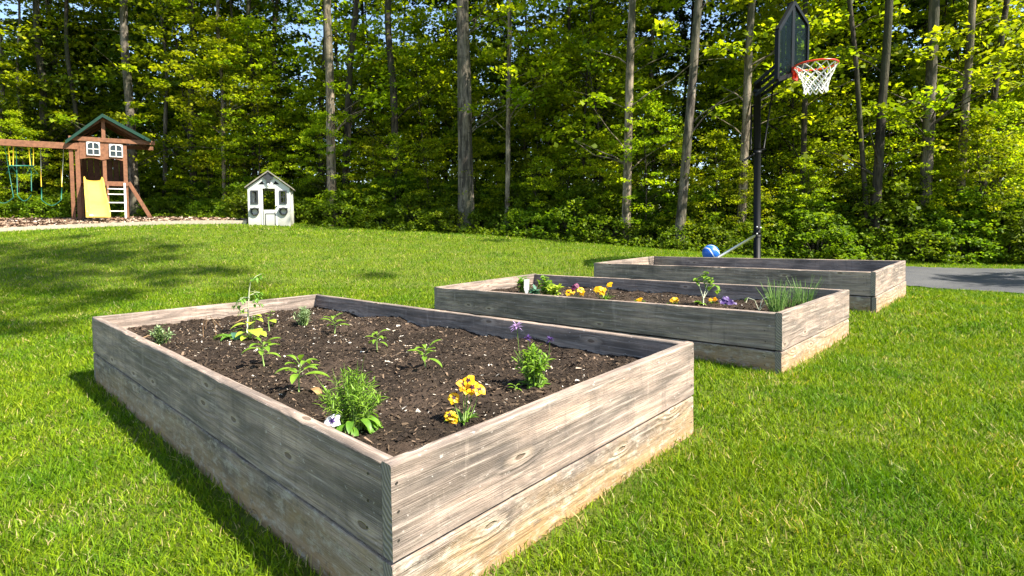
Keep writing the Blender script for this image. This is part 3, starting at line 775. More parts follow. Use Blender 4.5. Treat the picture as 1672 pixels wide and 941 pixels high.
pansy(1, 757, 690, [(741, 650), (765, 622), (771, 633), (782, 636, ('petal_o', 'blotch')), (734, 678), (757, 628, ('petal_o', 'blotch')), (762, 636), (739, 684)], 'orange yellow pansy clump with upright blossoms in the near bed', 'flowering pansies in the beds', 34, ('petal_y', 'blotch'), 30, 20, 'flower', 12)
pansy(1, 556, 698, [(543, 688)], 'single white and violet pansy at the foot of the bushy plant', 'flowering pansies in the beds', 6, ('petal_w', 'petal_v'), 12, 8, 'flower', 15, near=.09)
o, u = plant('purple_chive_plant', 1, 873, 632, 'leafy plant with three purple flower heads beside the right wall of the near bed', 'flower'); o.rotation_euler.z = 0
leafy_bush(o, 66*u, 38*u, 30, 15*u, 4.5*u, 'pepper', per=11)
lf = MB(); tuft(lf, 30, 0, 0, 26*u, 11*u, 0, (-.1, .8), .8, 8*u, 5, 'round'); lf.build('low_leaves', M['pepper_dk'], o)
st = MB(); base = Vector(o.location); dd = (base-CAMP).dot(FWD)
for fx, fy, lil in ((844, 534, 1), (862, 553, 0), (898, 556, 0)):
    c = at(fx, fy, dd)-base; st.tube([(c.x*.4, 0, 0), (c.x*.9, c.y*.9, c.z*.6), c], .0015, 5); fl = MB()
    for i in range(34): fl.leaf(c, sph(1, R.uniform(-.3, 1.4), R.uniform(0, 6.28)), Z, (13 if lil else 9)*u*R.uniform(.7, 1.1), 3*u, .3, 0, 2, .1)
    fl.build('flower_head', M['petal_l' if lil else 'petal_v'], o)
for i in range(14):
    a = R.uniform(0, 6.28); e = sph(1, R.uniform(.7, 1.3), a)*R.uniform(40, 75)*u; st.tube([(0, 0, 0), e*.5+Vector((0, 0, .01)), e], .001, 4)
st.build('stems', M['stem'], o)
o, u = plant('dead_leaf', 1, 508, 637, 'curled orange brown dead leaf beside the largest seedling', 'dead leaf'); mb = MB(); mb.leaf((0, 0, .012), (1, .2, .2), Z, 30*u, 14*u, .6, 0, 5, .3); mb.build('leaf_blade', M['dry'], o)
def twig(px, py, L, a, label):
    P = soil_pt(1, px, py)+Z*.008; o = MB(); u = px_m(P); d = Vector((math.cos(a), math.sin(a), .12))*L*u
    o.tube([(0, 0, 0), d*.4+Z*.01, d*.7+Z*.004, d+Z*.012], [.003, .0025, .002, .001], 5); o.tube([d*.4+Z*.01, d*.55+Vector((-.02, .03, .02))], .0013, 4)
    t = o.build('twig', M['dry']); t.location = P; tag(t, label, 'twig', 'dead twigs on the soil')
twig(228, 556, 48, .5, 'dark dead twig in the far left corner of the near bed')
twig(385, 528, 30, 1.2, 'small dead twig behind the squash plant')
def tag_stick(px, py): pass
# --- middle bed
o, u = plant('curled_leaf_sprout', 2, 846, 478, 'small sprout with two curled leaves at the left end of the middle bed', 'plant'); o.rotation_euler.z = 0
mb = MB()
for a in (.2, 2.9, 1.6): mb.leaf((0, 0, 0), sph(1, 1.2, a), Z, 17*u, 5*u, 1.6, 0, 6, .2)
mb.build('leaves', M['pepper_dk'], o)
o, u = plant('plant_label', 2, 861, 478, 'pointed white plastic plant label stuck in the soil of the middle bed', 'plant label'); o.rotation_euler.z = 0
mb = MB(); mb.prism([(0, 0, -.01), (4*u, 0, 10*u), (5*u, 0, 27*u), (-4*u, 0, 27*u), (-4*u, 0, 10*u)], (0, .002, 0)); mb.build('label_blade', M['white'], o)
for (px, py, h, w, mt, lab) in ((855, 474, 26, 18, 'pepper_dk', 'upright leafy herb behind the white plant label'), (892, 480, 34, 22, 'pepper', 'tall pale green leafy plant in the back left of the middle bed'), (905, 482, 22, 22, 'lime', 'low round leaved plant left of the yellow pansies'), (874, 482, 16, 14, 'bluegreen', 'low dark leaved clump between the plant label and the tall leafy plant')):
    o, u = plant('leafy_plant', 2, px, py, lab, 'plant', 'leafy plants at the left end of the middle bed')
    leafy_bush(o, h*u, w*.6*u, 12, 11*u, 6*u, mt, per=7, curl=.6, shape='round')
G2 = 'flowering pansies in the beds'
pansy(2, 938, 487, [(928, 478), (935, 476), (950, 478), (947, 473), (942, 467, ('petal_m', 'blotch')), (937, 470, ('petal_m', 'blotch'))], 'yellow and maroon pansy clump right of the tall leafy plant', G2, 14, ('petal_y', 'blotch'), 9, 8, 'flower', 6)
pansy(2, 988, 487, [(975, 473), (981, 471), (986, 473), (983, 477), (995, 465)], 'yellow pansy clump with a leafy stalk in the middle bed', G2, 16, ('petal_y', 'petal_y'), 12, 8, 'flower', 6)
pansy(2, 1046, 494, [(1045, 489), (1042, 491)], 'small yellow pansy left of the bright one in the middle bed', G2, 8, ('petal_y', 'petal_y'), 6, 5, 'flower', 5)
pansy(2, 1101, 498, [(1101, 489), (1098, 491), (1104, 490)], 'small bright yellow pansy left of the tomato seedling', G2, 12, ('petal_y', 'petal_y'), 8, 5, 'flower', 5)
pansy(2, 1163, 498, [(1160, 490), (1167, 489)], 'tiny orange pansy at the foot of the tomato seedling', G2, 8, ('petal_o', 'petal_y'), 6, 5, 'flower', 4)
pansy(2, 1187, 501, [(1180, 493), (1184, 490), (1189, 495), (1193, 493), (1186, 488), (1197, 498)], 'dark violet pansy clump right of the tomato seedling', G2, 6, ('petal_v', 'petal_v'), 6, 5, 'flower', 6)
o, u = plant('tomato_seedling', 2, 1149, 501, 'young tomato seedling with a pale forked stem in the middle bed', 'seedling'); o.rotation_euler.z = 0
st = MB(); lf = MB(); st.tube([(0, 0, 0), (0, 0, 12*u), (-6*u, 0, 30*u), (-8*u, 0, 40*u)], [.006, .005, .004, .002], 7); st.tube([(0, 0, 12*u), (8*u, 0, 24*u), (16*u, 0, 38*u)], [.005, .004, .002], 7); st.tube([(1*u, 0, 16*u), (5*u, 0, 30*u), (8*u, 0, 46*u)], .003, 6)
for c in ((-10, 44), (-12, 38), (-4, 38), (3, 46), (8, 52), (12, 44), (17, 40), (20, 32), (14, 30), (20, 22), (9, 36), (6, 41)):
    for j in range(4): lf.leaf(Vector((c[0]*u, R.uniform(-.02, .02), c[1]*u)), sph(1, R.uniform(-.4, .9), R.uniform(0, 6.28)), Z, 10*u, 5*u, .5, 0, 4, .2)
for j in range(9): lf.leaf((-5*u, 0, R.uniform(0, 6)*u), sph(1, R.uniform(.1, .9), R.uniform(0, 6.28)), Z, 11*u, 5*u, .5, 0, 4, .2)
st.build('stem', M['pstem'], o); lf.build('leaves', M['pepper'], o)
o, u = plant('drooping_sprout', 2, 1240, 508, 'drooping sprout with a pale arched stem left of the chives', 'seedling'); o.rotation_euler.z = 0
st = MB(); lf = MB()
for e, h in ((-18, 22), (14, 24), (8, 18), (22, 14)):
    st.tube([(0, 0, 0), (e*.4*u, 0, h*.8*u), (e*u, 0, h*u), (e*1.2*u, 0, (h-8)*u)], .0025, 5); lf.leaf((e*u, 0, h*u), (e, 0, -8), Z, 9*u, 5*u, .4)
st.build('stem', M['pstem'], o); lf.build('leaves', M['pepper'], o)
def chives(px, py, h, w, n, label):
    o, u = plant('chive_clump', 2, px, py, label, 'herb', 'chive clumps in the middle bed'); mb = MB()
    for i in range(n):
        a = R.uniform(0, 6.28); b = Vector((math.cos(a), math.sin(a), 0))*R.random()**.5*w*u*.6; e = R.uniform(1.15, 1.57); L = h*u*R.uniform(.45, 1.1); d = sph(L, e, a)
        k = R.uniform(0, .12)*L; mb.tube([b, b+d*.5, b+d+Vector((math.cos(a)*k, math.sin(a)*k, -k*.4))], [.0028, .0022, .0008], 4, caps=False)
    mb.build('blades', M['chive'], o)
chives(1268, 510, 55, 16, 60, 'left chive clump at the right end of the middle bed')
chives(1312, 503, 50, 17, 55, 'right chive clump near the end board of the middle bed')
chives(1290, 505, 34, 14, 40, 'short chive clump between the two tall ones')
# ------------------------------------------------------------------ swing set and play tower
class Frame:
    """upright plane through a ground point: s along u, z up, y away from the camera"""
    def __init__(f, O, ang):
        f.O = Vector(O); f.u = Vector((math.cos(ang), math.sin(ang), 0)); f.n = Vector((-math.sin(ang), math.cos(ang), 0)); f.ang = ang
    def loc(f, px, py, back=0.0):
        r = ray(px, py); o = f.O+f.n*back-CAMP; t = o.dot(f.n)/r.dot(f.n); p = CAMP+r*t-f.O
        return Vector((p.dot(f.u), back, p.z))
    def root(f, name): return empty(name, f.O, f.ang)
p0 = at(131, 362, 15.5); p0.z = g1(p0.x, p0.y)
F1 = Frame(p0, math.radians(35))
L1 = F1.loc
def bx(mb, px0, py0, px1, py1, b0, b1_, m=0):
    a = L1(px0, py0); b = L1(px1, py1); mb.box(((a.x+b.x)/2, (b0+b1_)/2, (a.z+b.z)/2), (abs(b.x-a.x), b1_-b0, abs(a.z-b.z)), m)
pt = F1.root('play_tower'); tag(pt, 'brown wooden play tower with green gable roof and yellow slide', 'play tower')
xl = L1(131, 362).x; xr = L1(208, 360).x; xm = L1(172, 300).x; DP = 1.15; W_ = .10
zr = L1(131, 233).z; zf = L1(131, 226).z; zdeck = L1(172, 299).z; zap = L1(171, 192).z
def part(name, mat, fn, bevel=.004):
    mb = MB(); fn(mb); return mb.build(name, mat, pt, bevel=bevel)
for x, y in ((xl, 0), (xr, 0), (xl, DP), (xr, DP)):
    part('post', M['cedar'], lambda mb: mb.box((x, y, (zr-.2)/2), (W_, W_, zr+.2)))
part('centre_post', M['cedar'], lambda mb: mb.box((xm, 0, (zap+zdeck)/2-.02), (W_*.9, W_*.8, zap-zdeck+.0)))
for y in (0, DP):
    A = L1(112, 227, 0); B = L1(253, 237, 0); zc = zf
    part('tie_beam', M['cedar'], lambda mb: mb.box(((A.x+B.x)/2, y-(.075 if y == 0 else -.075), zc-.02), (B.x-A.x, .045, .12)))
zp1 = L1(150, 262).z
def panel(mb):
    top = zc-.075
    n = 16; P = [(xl+.04, -.062, top)]
    P = [Vector((xl+.05, -.062, zp1+.02))]
    for i in range(1, 2*n):
        f = i/(2*n); x = xl+.05+(xr-xl-.1)*f; arch = abs(math.sin(f*2*math.pi)); P.append(Vector((x, -.062, zp1+.01+.05*arch)))
    P.append(Vector((xr-.05, -.062, zp1+.02))); P += [Vector((xr-.05, -.062, top)), Vector((xl+.05, -.062, top))]
    # panel body built as vertical strips so the arched edge stays clean
    bot = P[:2*n+1]
    for a, b in zip(bot[:-1], bot[1:]): mb.prism([a, b, Vector((b.x, b.y, top)), Vector((a.x, a.y, top))], (0, .03, 0))
part('front_panel', M['cedar'], panel, 0)
for (x0, y0, x1, y1) in ((141, 232, 164, 255), (178, 236, 201, 258)):
    a = L1(x0, y0); b = L1(x1, y1); zt = a.z; zb = b.z; zt = min(zt, zc-.085)
    fr = MB(); t = .026
    yb = -.085
    for cx_, w in ((a.x+t/2, t), (b.x-t/2, t), ((a.x+b.x)/2, .022)): fr.box((cx_, yb, (zt+zb)/2), (w, .03, zt-zb))
    for cz_, h in ((zt-t/2, t), (zb+t/2, t), ((zt+zb)/2-.01, .02)): fr.box(((a.x+b.x)/2, yb-.002, cz_), (b.x-a.x, .026, h))
    for sx in (a.x+t, b.x-t):   # arched upper corners
        s_ = 1 if sx < (a.x+b.x)/2 else -1; fr.prism([Vector((sx, yb-.017, zt-t)), Vector((sx+s_*.07, yb-.017, zt-t)), Vector((sx+s_*.02, yb-.017, zt-t-.03)), Vector((sx, yb-.017, zt-t-.075))], (0, .02, 0))
    w_ = fr.build('window', M['white'], pt)
    pn = MB(); pn.box(((a.x+b.x)/2, yb+.012, (zt+zb)/2), (b.x-a.x-.02, .006, zt-zb-.02)); g = pn.build('pane', M['darkpane'], w_)
# gable roof
er = L1(250, 237); el_ = L1(107, 234)
ez = zc-.02; xe0, xe1 = A.x-.06, B.x-.10
rf = MB()
for xe in (xe0, xe1):
    e = Vector((xe, 0, ez+(-.09 if xe == xe0 else .08))); a_ = Vector((xm, 0, zap+.07)); y0, y1 = -.22, DP+.22; t = Vector((0, 0, .05))
    rf.prism([Vector((e.x, y0, e.z)), Vector((a_.x, y0, a_.z)), Vector((a_.x, y1, a_.z)), Vector((e.x, y1, e.z))], -t)
    rf.prism([Vector((e.x, y0-.01, e.z-.052)), Vector((a_.x, y0-.01, a_.z-.052)), Vector((a_.x, y0-.01, a_.z-.10)), Vector((e.x, y0-.01, e.z-.10))], Vector((0, .02, 0)))
rf.build('roof', M['roofgreen'], pt)
for y in (.0, DP*.5, DP):
    for xe in (xe0, xe1):
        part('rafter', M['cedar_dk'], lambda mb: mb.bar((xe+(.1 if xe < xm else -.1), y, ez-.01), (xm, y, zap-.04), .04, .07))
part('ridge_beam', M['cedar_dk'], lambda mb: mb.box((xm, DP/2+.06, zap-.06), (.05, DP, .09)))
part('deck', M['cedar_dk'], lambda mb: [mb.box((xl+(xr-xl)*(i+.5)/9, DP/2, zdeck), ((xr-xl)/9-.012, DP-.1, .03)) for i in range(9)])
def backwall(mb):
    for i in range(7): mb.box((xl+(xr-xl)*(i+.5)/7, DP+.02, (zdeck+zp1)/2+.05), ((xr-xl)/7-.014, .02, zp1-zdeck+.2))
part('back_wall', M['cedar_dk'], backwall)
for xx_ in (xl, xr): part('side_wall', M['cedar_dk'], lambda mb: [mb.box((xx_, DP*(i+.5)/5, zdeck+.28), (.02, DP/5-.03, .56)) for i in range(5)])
part('deck_beam', M['cedar'], lambda mb: mb.box((xm+(xr-xm)/2, -.07, zdeck-.02), (xr-xm+.1, .04, .13)))
part('brace', M['cedar'], lambda mb: mb.bar(L1(208, 298, 0)+Vector((.03, 0, 0)), L1(250, 360, 0)+Vector((0, .0, -.05)), .10, .13, up=(0, 1, 0)))
# slide: trough swept down and towards the camera
sl_ = MB(); x0, x1 = L1(136, 290).x, L1(168, 290).x; xa, xb = L1(141, 362, -1.3).x, L1(182, 362, -1.3).x
prof = []; N_ = 14
for i in range(N_+1):
    f = i/N_; y = -.05-1.45*f; wave = .05*math.sin(f*9.5)
    z = zdeck+.06-(zdeck-.05)*(f**1.05)+wave; z = max(z, .10+.02*f); cx_ = (x0+x1)/2*(1-f)+(xa+xb)/2*f; w = (x1-x0)*(1-f)+(xb-xa)*f; prof.append((cx_, y, z, w*.98))
for (c_, y, z, w) in prof:
    for q, dz in ((-.5, .10), (-.46, .115), (-.42, .10), (-.36, .02), (-.2, 0), (0, -.004), (.2, 0), (.36, .02), (.42, .10), (.46, .115), (.5, .10), (.5, -.03), (0, -.03), (-.5, -.03)): sl_.v.append((c_+q*w, y, z+dz))
for i in range(N_):
    for j in range(14): j2 = (j+1) % 14; sl_.face((i*14+j, (i+1)*14+j, (i+1)*14+j2, i*14+j2), 0, True)
sl_.face(range(14)); sl_.face([N_*14+j for j in reversed(range(14))])
slo = sl_.build('slide', M['yellow'], pt)
# ladder
xla, xlb = L1(177, 330).x, L1(204, 330).x
for x in (xla, xlb+.01):
    part('ladder_rail', M['white'] if x > xla else M['white'], lambda mb: mb.bar((x, -.12, zdeck-.0), (x, -.42, 0), .035, .05, up=(1, 0, 0))) if x > xla else part('ladder_rail', M['cedar'], lambda mb: mb.bar((x, -.12, zdeck-.05), (x, -.42, 0), .035, .05, up=(1, 0, 0)))
for f in (.16, .30, .52, .74, .93):
    y = -.12-.30*f; z = zdeck*(1-f)
    part('ladder_rung', M['white'] if f < .9 else M['cedar'], lambda mb: mb.box(((xla+xlb)/2, y-.01, z), (xlb-xla, .07, .03)))
# swing beam with A-frame
bz = L1(127, 240).z; xend = xl-3.3
bo = F1.root('swing_beam'); 
bo.name = 'swing_frame'; tag(bo, 'long brown swing beam running from the play tower to the left', 'swing frame')
def bpart(name, fn, mat='cedar'):
    mb = MB(); fn(mb); return mb.build(name, M[mat], bo, bevel=.006)
YB = .12
bpart('beam', lambda mb: mb.box(((xend+xl+.02)/2, YB-.17, bz), (xl-xend, .09, .17)))
for y in (-1.0, 1.0): bpart('leg', lambda mb: mb.bar((xend+.15, YB-.17+(.05 if y > 0 else -.05), bz+.05), (xend+.15, YB-.17+y, -.1), .09, .09))
bpart('leg', lambda mb: mb.bar((xl-.14, YB-.12, bz-.09), (xl-.14, YB-.05, -.05), .09, .09))
SY = YB-.17
def sp(px, py): v = L1(px, py, SY); return v
def hang(name, label): o = F1.root(name); tag(o, label, 'swing', 'swings hanging from the brown beam'); return o
def rope(o, pts, mat, r=.009, name='rope'):
    mb = MB(); mb.tube(pts, r, 6); mb.build(name, M[mat], o)
def belt(o, x0, x1, z, sag, mat='greenrope'):
    mb = MB(); n = 12; pts = []
    for i in range(n+1):
        f = i/n; x = x0+(x1-x0)*f; zz = z-sag*math.sin(math.pi*f)
        pts.append((x, zz))
    for i in range(n):
        (a, za), (b, zb) = pts[i], pts[i+1]; mb.prism([Vector((a, SY-.06, za)), Vector((b, SY-.06, zb)), Vector((b, SY+.06, zb)), Vector((a, SY+.06, za))], (0, 0, -.014))
    mb.build('seat', M[mat], o)
zt_ = bz-.085
sw = hang('belt_swing', 'green belt swing on long ropes nearest the play tower')
a, b = sp(68, 326), sp(100, 326)
for q, tx in ((a, 66.5), (b, 104)):
    t_ = sp(tx, 248); t_.z = zt_; m_ = t_.lerp(q, .75)
    rope(sw, [t_, m_], 'chain', .007, 'chain'); rope(sw, [m_+Vector((.0, 0, .5)), m_], 'yellowrope', .011, 'grip'); rope(sw, [m_, q], 'greenrope', .012, 'strap')
belt(sw, a.x, b.x, a.z, .15)
tz = hang('trapeze_swing', 'green trapeze bar with hand rings on yellow ropes')
a, b = sp(19, 271), sp(52, 271)
for q in (a, b):
    t_ = Vector((q.x, SY, zt_)); rope(tz, [t_+Vector((-.05, 0, 0)), q+Vector((-.03, 0, .0))], 'yellowrope', .011); rope(tz, [t_+Vector((.05, 0, 0)), q+Vector((.03, 0, 0))], 'yellowrope', .011)
mb = MB(); mb.tube([a+Vector((-.05, 0, 0)), b+Vector((.05, 0, 0))], .018, 8); mb.build('bar', M['greenrope'], tz)
for q in (a, b):
    mb = MB(); c = q+Vector((0, 0, -.02)); P = [c, c+Vector((-.11, 0, -.19)), c+Vector((.11, 0, -.19)), c]
    mb.tube(P, .013, 6); mb.build('hand_ring', M['greenrope'], tz)
s2 = hang('belt_swing', 'low green belt swing behind the trapeze bar')
a, b = sp(28, 318), sp(51, 312); 
for q, tx in ((a, 26), (b, 50)):
    t_ = sp(tx, 250); t_.z = zt_; t_.y = SY+.07; q2 = q.copy(); q2.y = SY+.05; rope(s2, [t_, t_.lerp(q2, .5), q2], 'greenrope', .009, 'chain')
belt(s2, a.x, b.x, a.z, .16)
s3 = hang('belt_swing', 'pale green belt swing cut by the left edge of the picture')
a, b = sp(-12, 322), sp(22, 322)
for q, tx in ((a, -12), (b, 8)):
    t_ = sp(tx, 250); t_.z = zt_; rope(s3, [t_, q], 'greenrope', .008, 'chain')
belt(s3, a.x, b.x, a.z, .15)
# pale timber edging in front of the bark and bark chips
ed = [Vector((*gp(px, d), 0)) for px, d in ((-300, 12.2), (0, 12.95), (120, 13.4), (250, 13.7), (330, 13.85), (405, 14.0))]
mbk = MB()
for a, b in zip(ed[:-1], ed[1:]):
    n = 10
    for i in range(n):
        p_, q_ = a.lerp(b, i/n), a.lerp(b, (i+1)/n); p_.z = g1(p_.x, p_.y)+.02; q_.z = g1(q_.x, q_.y)+.02
        mbk.bar(p_, q_, .16, .14)
eo = mbk.build('edging_timber', M['kerb']); tag(eo, 'pale timber edging along the front of the bark play area', 'edging')
r_ = np.random.default_rng(3); n = 26000; x, y = r_.uniform(-19, -5, n), r_.uniform(11.5, 17, n); k = inpoly(x, y, MUL); x, y = x[k], y[k]; z = gz(x, y)+.03+r_.uniform(0, .05, len(x)); n = len(x)
a = r_.uniform(0, 6.28, n); L = .045*r_.lognormal(0, .4, n); w = L*.4; d = np.stack([np.cos(a), np.sin(a), r_.normal(0, .35, n)], 1); s_ = np.stack([-np.sin(a), np.cos(a), r_.normal(0, .5, n)], 1); c = np.stack([x, y, z], 1)
v = np.stack([c-d*L[:, None], c+s_*w[:, None], c+d*L[:, None], c-s_*w[:, None]], 1).reshape(-1, 3)
tag(np_mesh('bark_chips', v, np.arange(4*n).reshape(-1, 4), M['barkchips'], np.repeat(r_.random(n), 4)), 'reddish brown bark chips under the swings', 'bark chips', kind='stuff')

# ------------------------------------------------------------------ playhouse
p0 = at(440, 368, 14.0); p0.z = g1(p0.x, p0.y)-.01
F2 = Frame(p0, math.radians(17)); L2 = F2.loc
ph = F2.root('playhouse'); tag(ph, 'small weathered white playhouse with dark trim standing at the edge of the trees', 'playhouse')
def ppart(name, mat, fn, parent=None, bevel=0):
    mb = MB(); fn(mb); return mb.build(name, mat, parent or ph, bevel=bevel)
X0, X1 = L2(405.5, 350).x, L2(474, 350).x; ZE = L2(440, 307).z; ZP = L2(440, 283).z; XM = (X0+X1)/2
D0, D1 = L2(429, 320).x, L2(449.5, 320).x; ZD = L2(440, 308).z; ZH = L2(440, 343.5).z; DPH = 1.05; T2 = .04
ZB = -.06
def wallfront(mb, y):
    H = lambda xa, xb, za, zb: mb.box(((xa+xb)/2, y, (za+zb)/2), (xb-xa, T2, zb-za))
    wins = [(L2(409.5, 311).x, L2(422, 332).x), (L2(456.5, 311).x, L2(468.5, 332).x)]; zt, zb = L2(415, 312).z, L2(415, 332).z
    (a, b), (c, d) = wins
    H(X0, a, ZB, ZE); H(b, D0, ZB, ZE); H(a, b, ZB, zb); H(a, b, zt, ZE); H(D0, D1, ZD, ZE)
    H(D1, c, ZB, ZE); H(d, X1, ZB, ZE); H(c, d, ZB, zb); H(c, d, zt, ZE)
    # gable with two small triangular holes approximated by pieces
    mb.prism([Vector((X0, y-T2/2, ZE)), Vector((X1, y-T2/2, ZE)), Vector((XM, y-T2/2, ZP))], (0, T2, 0))
    return wins, zt, zb
mbf = MB(); wins, wzt, wzb = wallfront(mbf, 0); mbf.build('front_wall', M['playwall'], ph)
def back(mb):
    H = lambda xa, xb, za, zb: mb.box(((xa+xb)/2, DPH, (za+zb)/2), (xb-xa, T2, zb-za))
    H(X0, D0-.12, ZB, ZE); H(D1+.12, X1, ZB, ZE); H(D0-.12, D1+.12, ZB, ZH-.12); H(D0-.12, D1+.12, ZD, ZE)
    mb.prism([Vector((X0, DPH-T2/2, ZE)), Vector((X1, DPH-T2/2, ZE)), Vector((XM, DPH-T2/2, ZP))], (0, T2, 0))
ppart('back_wall', M['playwall'], back)
def side(x):
    def f(mb):
        H = lambda ya, yb, za, zb: mb.box((x, (ya+yb)/2, (za+zb)/2), (T2, yb-ya, zb-za))
        a, b = T2/2+.002, DPH-T2/2-.002; H(a, .32, ZB, ZE-.02); H(.74, b, ZB, ZE-.02); H(.32, .74, ZB, .42); H(.32, .74, wzt, ZE-.02)
    return f
ppart('side_wall', M['playwall'], side(X0+T2/2)); ppart('side_wall', M['playwall'], side(X1-T2/2))
def roofp(mb):
    for xe in (X0-.055, X1+.055):
        sl2 = (ZP-ZE)/(XM-X0); ze = ZE-sl2*.055+.025; zp = ZP+.03
        mb.prism([Vector((xe, -.10, ze)), Vector((XM, -.10, zp)), Vector((XM, DPH+.12, zp)), Vector((xe, DPH+.12, ze))], (0, 0, .035))
ppart('roof', M['roofgrey'], roofp)
for (a, b) in wins:
    def wf(mb):
        for x in (a+.015, b-.015): mb.box((x, -T2/2-.008, (wzt+wzb)/2), (.038, .03, wzt-wzb+.03))
        for z in (wzt, wzb): mb.box(((a+b)/2, -T2/2-.010, z), (b-a, .03, .03))
    w_ = ppart('window', M['greytrim'], wf)
    ppart('muntin', M['greytrim'], lambda mb: [mb.box(((a+b)/2, -.012, (wzt+wzb)/2), (.016, .02, wzt-wzb-.03)), mb.box(((a+b)/2, -.014, (wzt+wzb)/2), (b-a-.06, .018, .016))], w_)
    c = (a+b)/2; zc2 = L2(415, 347).z
    fb = ppart('flower_pot_holder', M['greytrim'], lambda mb: [mb.box((c, -T2/2-.06, zc2+.095), (.20, .12, .018)), mb.ring((c, -T2/2-.03, zc2+.02), .085, .022, 16, 6, 0, (0, 1, 0))])
dr = ppart('door', M['playwall'], lambda mb: mb.box(((D0+D1)/2+.005, -.035, (ZH+ZB)/2+.01), (D1-D0-.02, .03, ZH-ZB)))
ppart('door_groove', M['greytrim'], lambda mb: [mb.box(((D0+D1)/2+.02, -.053, ZH-.09), (D1-D0-.08, .006, .018)), mb.box((D0+.055, -.0535, ZH/2-.04), (.016, .006, ZH-.10)), mb.box((D1-.012, -.0535, ZH/2-.02), (.012, .008, ZH-.06))], dr)
ppart('handle', M['black'], lambda mb: mb.sphere((D1+.03, -.045, ZH+.10), .018, 0, 8, 6))
def frame_(mb):
    for x in (D0-.018, D1+.018): mb.box((x, -.026, ZD/2), (.036, .014, ZD))
    mb.box(((D0+D1)/2, -.0265, ZD+.015), (D1-D0+.072, .015, .03))
ppart('door_frame', M['white'], frame_)
def lantern(mb):
    zc2 = L2(439, 292).z
    mb.box((XM, -.05, zc2), (.09, .05, .24)); mb.box((XM, -.052, zc2+.03), (.20, .04, .08)); mb.prism([Vector((XM-.05, -.08, zc2+.1)), Vector((XM+.05, -.08, zc2+.1)), Vector((XM, -.08, zc2+.17))], (0, .05, 0))
ppart('gable_ornament', M['greytrim'], lantern)
ppart('bell', M['white'], lambda mb: mb.sphere((XM, -.09, L2(439, 303).z), .035, 0, 12, 8, (1, .7, 1.2)))
for px in (427, 451):
    v_ = L2(px, 299); ppart('gable_vent', M['black'], lambda mb: mb.prism([Vector((v_.x-.08, -.026, v_.z-.035)), Vector((v_.x+.08, -.026, v_.z-.035)), Vector((v_.x+.015*(1 if px < 440 else -1), -.026, v_.z+.05))], (0, .008, 0)))
def floor_(mb): mb.box((XM, DPH/2, .0), (X1-X0-.1, DPH-.06, .05))
ppart('floor_panel', M['greytrim'], floor_)

# ------------------------------------------------------------------ basketball hoop and ball
PX, PY = 3.77, 8.45; gb = g1(PX, PY)
bh = empty('basketball_hoop', (PX, PY, gb)); tag(bh, 'tall black pole mounted basketball hoop with red rim and white net', 'basketball hoop')
O = Vector((PX, PY, gb))
def bw(px, py, d): return at(px, py, d)-O
def hpart(name, mat, fn, parent=None): mb = MB(); fn(mb); return mb.build(name, mat, parent or bh)
ptop = bw(1238, 137, 8.45)
hpart('pole', M['black'], lambda mb: mb.tube([(0, 0, -.2), (0, 0, ptop.z*.5), (0, 0, ptop.z)], .053, 20))
for h in (bw(1237, 383, 8.45).z, bw(1238, 247, 8.45).z, ptop.z-.12): hpart('pole_collar', M['black'], lambda mb: mb.tube([(0, 0, h-.03), (0, 0, h+.03)], .062, 16))
# board corners on their own plane
BC = [bw(1270, 50, 7.62), bw(1296, 5, 8.0), bw(1318, 40, 8.38), bw(1317.5, 105, 8.38), bw(1293, 122, 8.0), bw(1269, 130, 7.62)]
bn = (BC[2]-BC[0]).cross(Vector((0, 0, 1))).normalized()
if bn.x < 0: bn = -bn
# flatten onto one plane
c0 = (BC[1]+BC[4])/2; BC = [p-bn*((p-c0).dot(bn)) for p in BC]
bb = empty('backboard'); bb.parent = bh
bb_mesh = MB()
for a, b in zip(BC, BC[1:]+BC[:1]): bb_mesh.bar(a, b, .06, .05, up=bn)
bb_mesh.bar(BC[1]-bn*.03, BC[4]-bn*.03, .10, .08, up=bn)
bpy.data.objects.remove(bb)
fr = bb_mesh.build('backboard_frame', M['black'], bh)
def glass_mat():
    t = NT('smoked_backboard_glass'); b_ = t.b; b_.inputs['Base Color'].default_value = (.08, .12, .12, 1); b_.inputs['Roughness'].default_value = .08
    tr = t.n('ShaderNodeBsdfTransparent'); tr.inputs[0].default_value = (.55, .66, .64, 1); mx = t.n('ShaderNodeMixShader'); mx.inputs[0].default_value = .05
    t.t.links.new(tr.outputs[0], mx.inputs[1]); t.t.links.new(b_.outputs[0], mx.inputs[2]); t.t.links.new(mx.outputs[0], t.out.inputs[0]); return t.mat
gl = MB(); gl.prism([p+bn*.004 for p in BC], -bn*.008); gl.build('glass', glass_mat(), fr)
tv = (BC[2]-BC[0]); tv.z = 0; tv.normalize()
cb = c0.copy(); zrim = bw(1300, 113, 8.0).z
hpart('back_brace', M['black'], lambda mb: [mb.bar(cb+tv*s_*.22-bn*.05+Vector((0, 0, .25)), Vector((cb.x, cb.y, zrim-.05))+tv*s_*.22-bn*.05, .04, .04) for s_ in (-1, 1)]+[mb.bar(cb-tv*.26-bn*.05+Vector((0, 0, h)), cb+tv*.26-bn*.05+Vector((0, 0, h)), .035, .035) for h in (.2, -.35)])
for s_ in (-1, 1):
    hpart('upper_arm', M['black'], lambda mb: mb.bar(Vector((0, 0, ptop.z-.03))+tv*s_*.07, cb+tv*s_*.12-bn*.05+Vector((0, 0, bw(1280, 97, 8.1).z-cb.z)), .025, .045))
    hpart('lower_arm', M['black'], lambda mb: mb.bar(Vector((0, 0, bw(1240, 158, 8.4).z))+tv*s_*.07, cb+tv*s_*.12-bn*.05+Vector((0, 0, bw(1285, 119, 8.1).z-cb.z)), .025, .045))
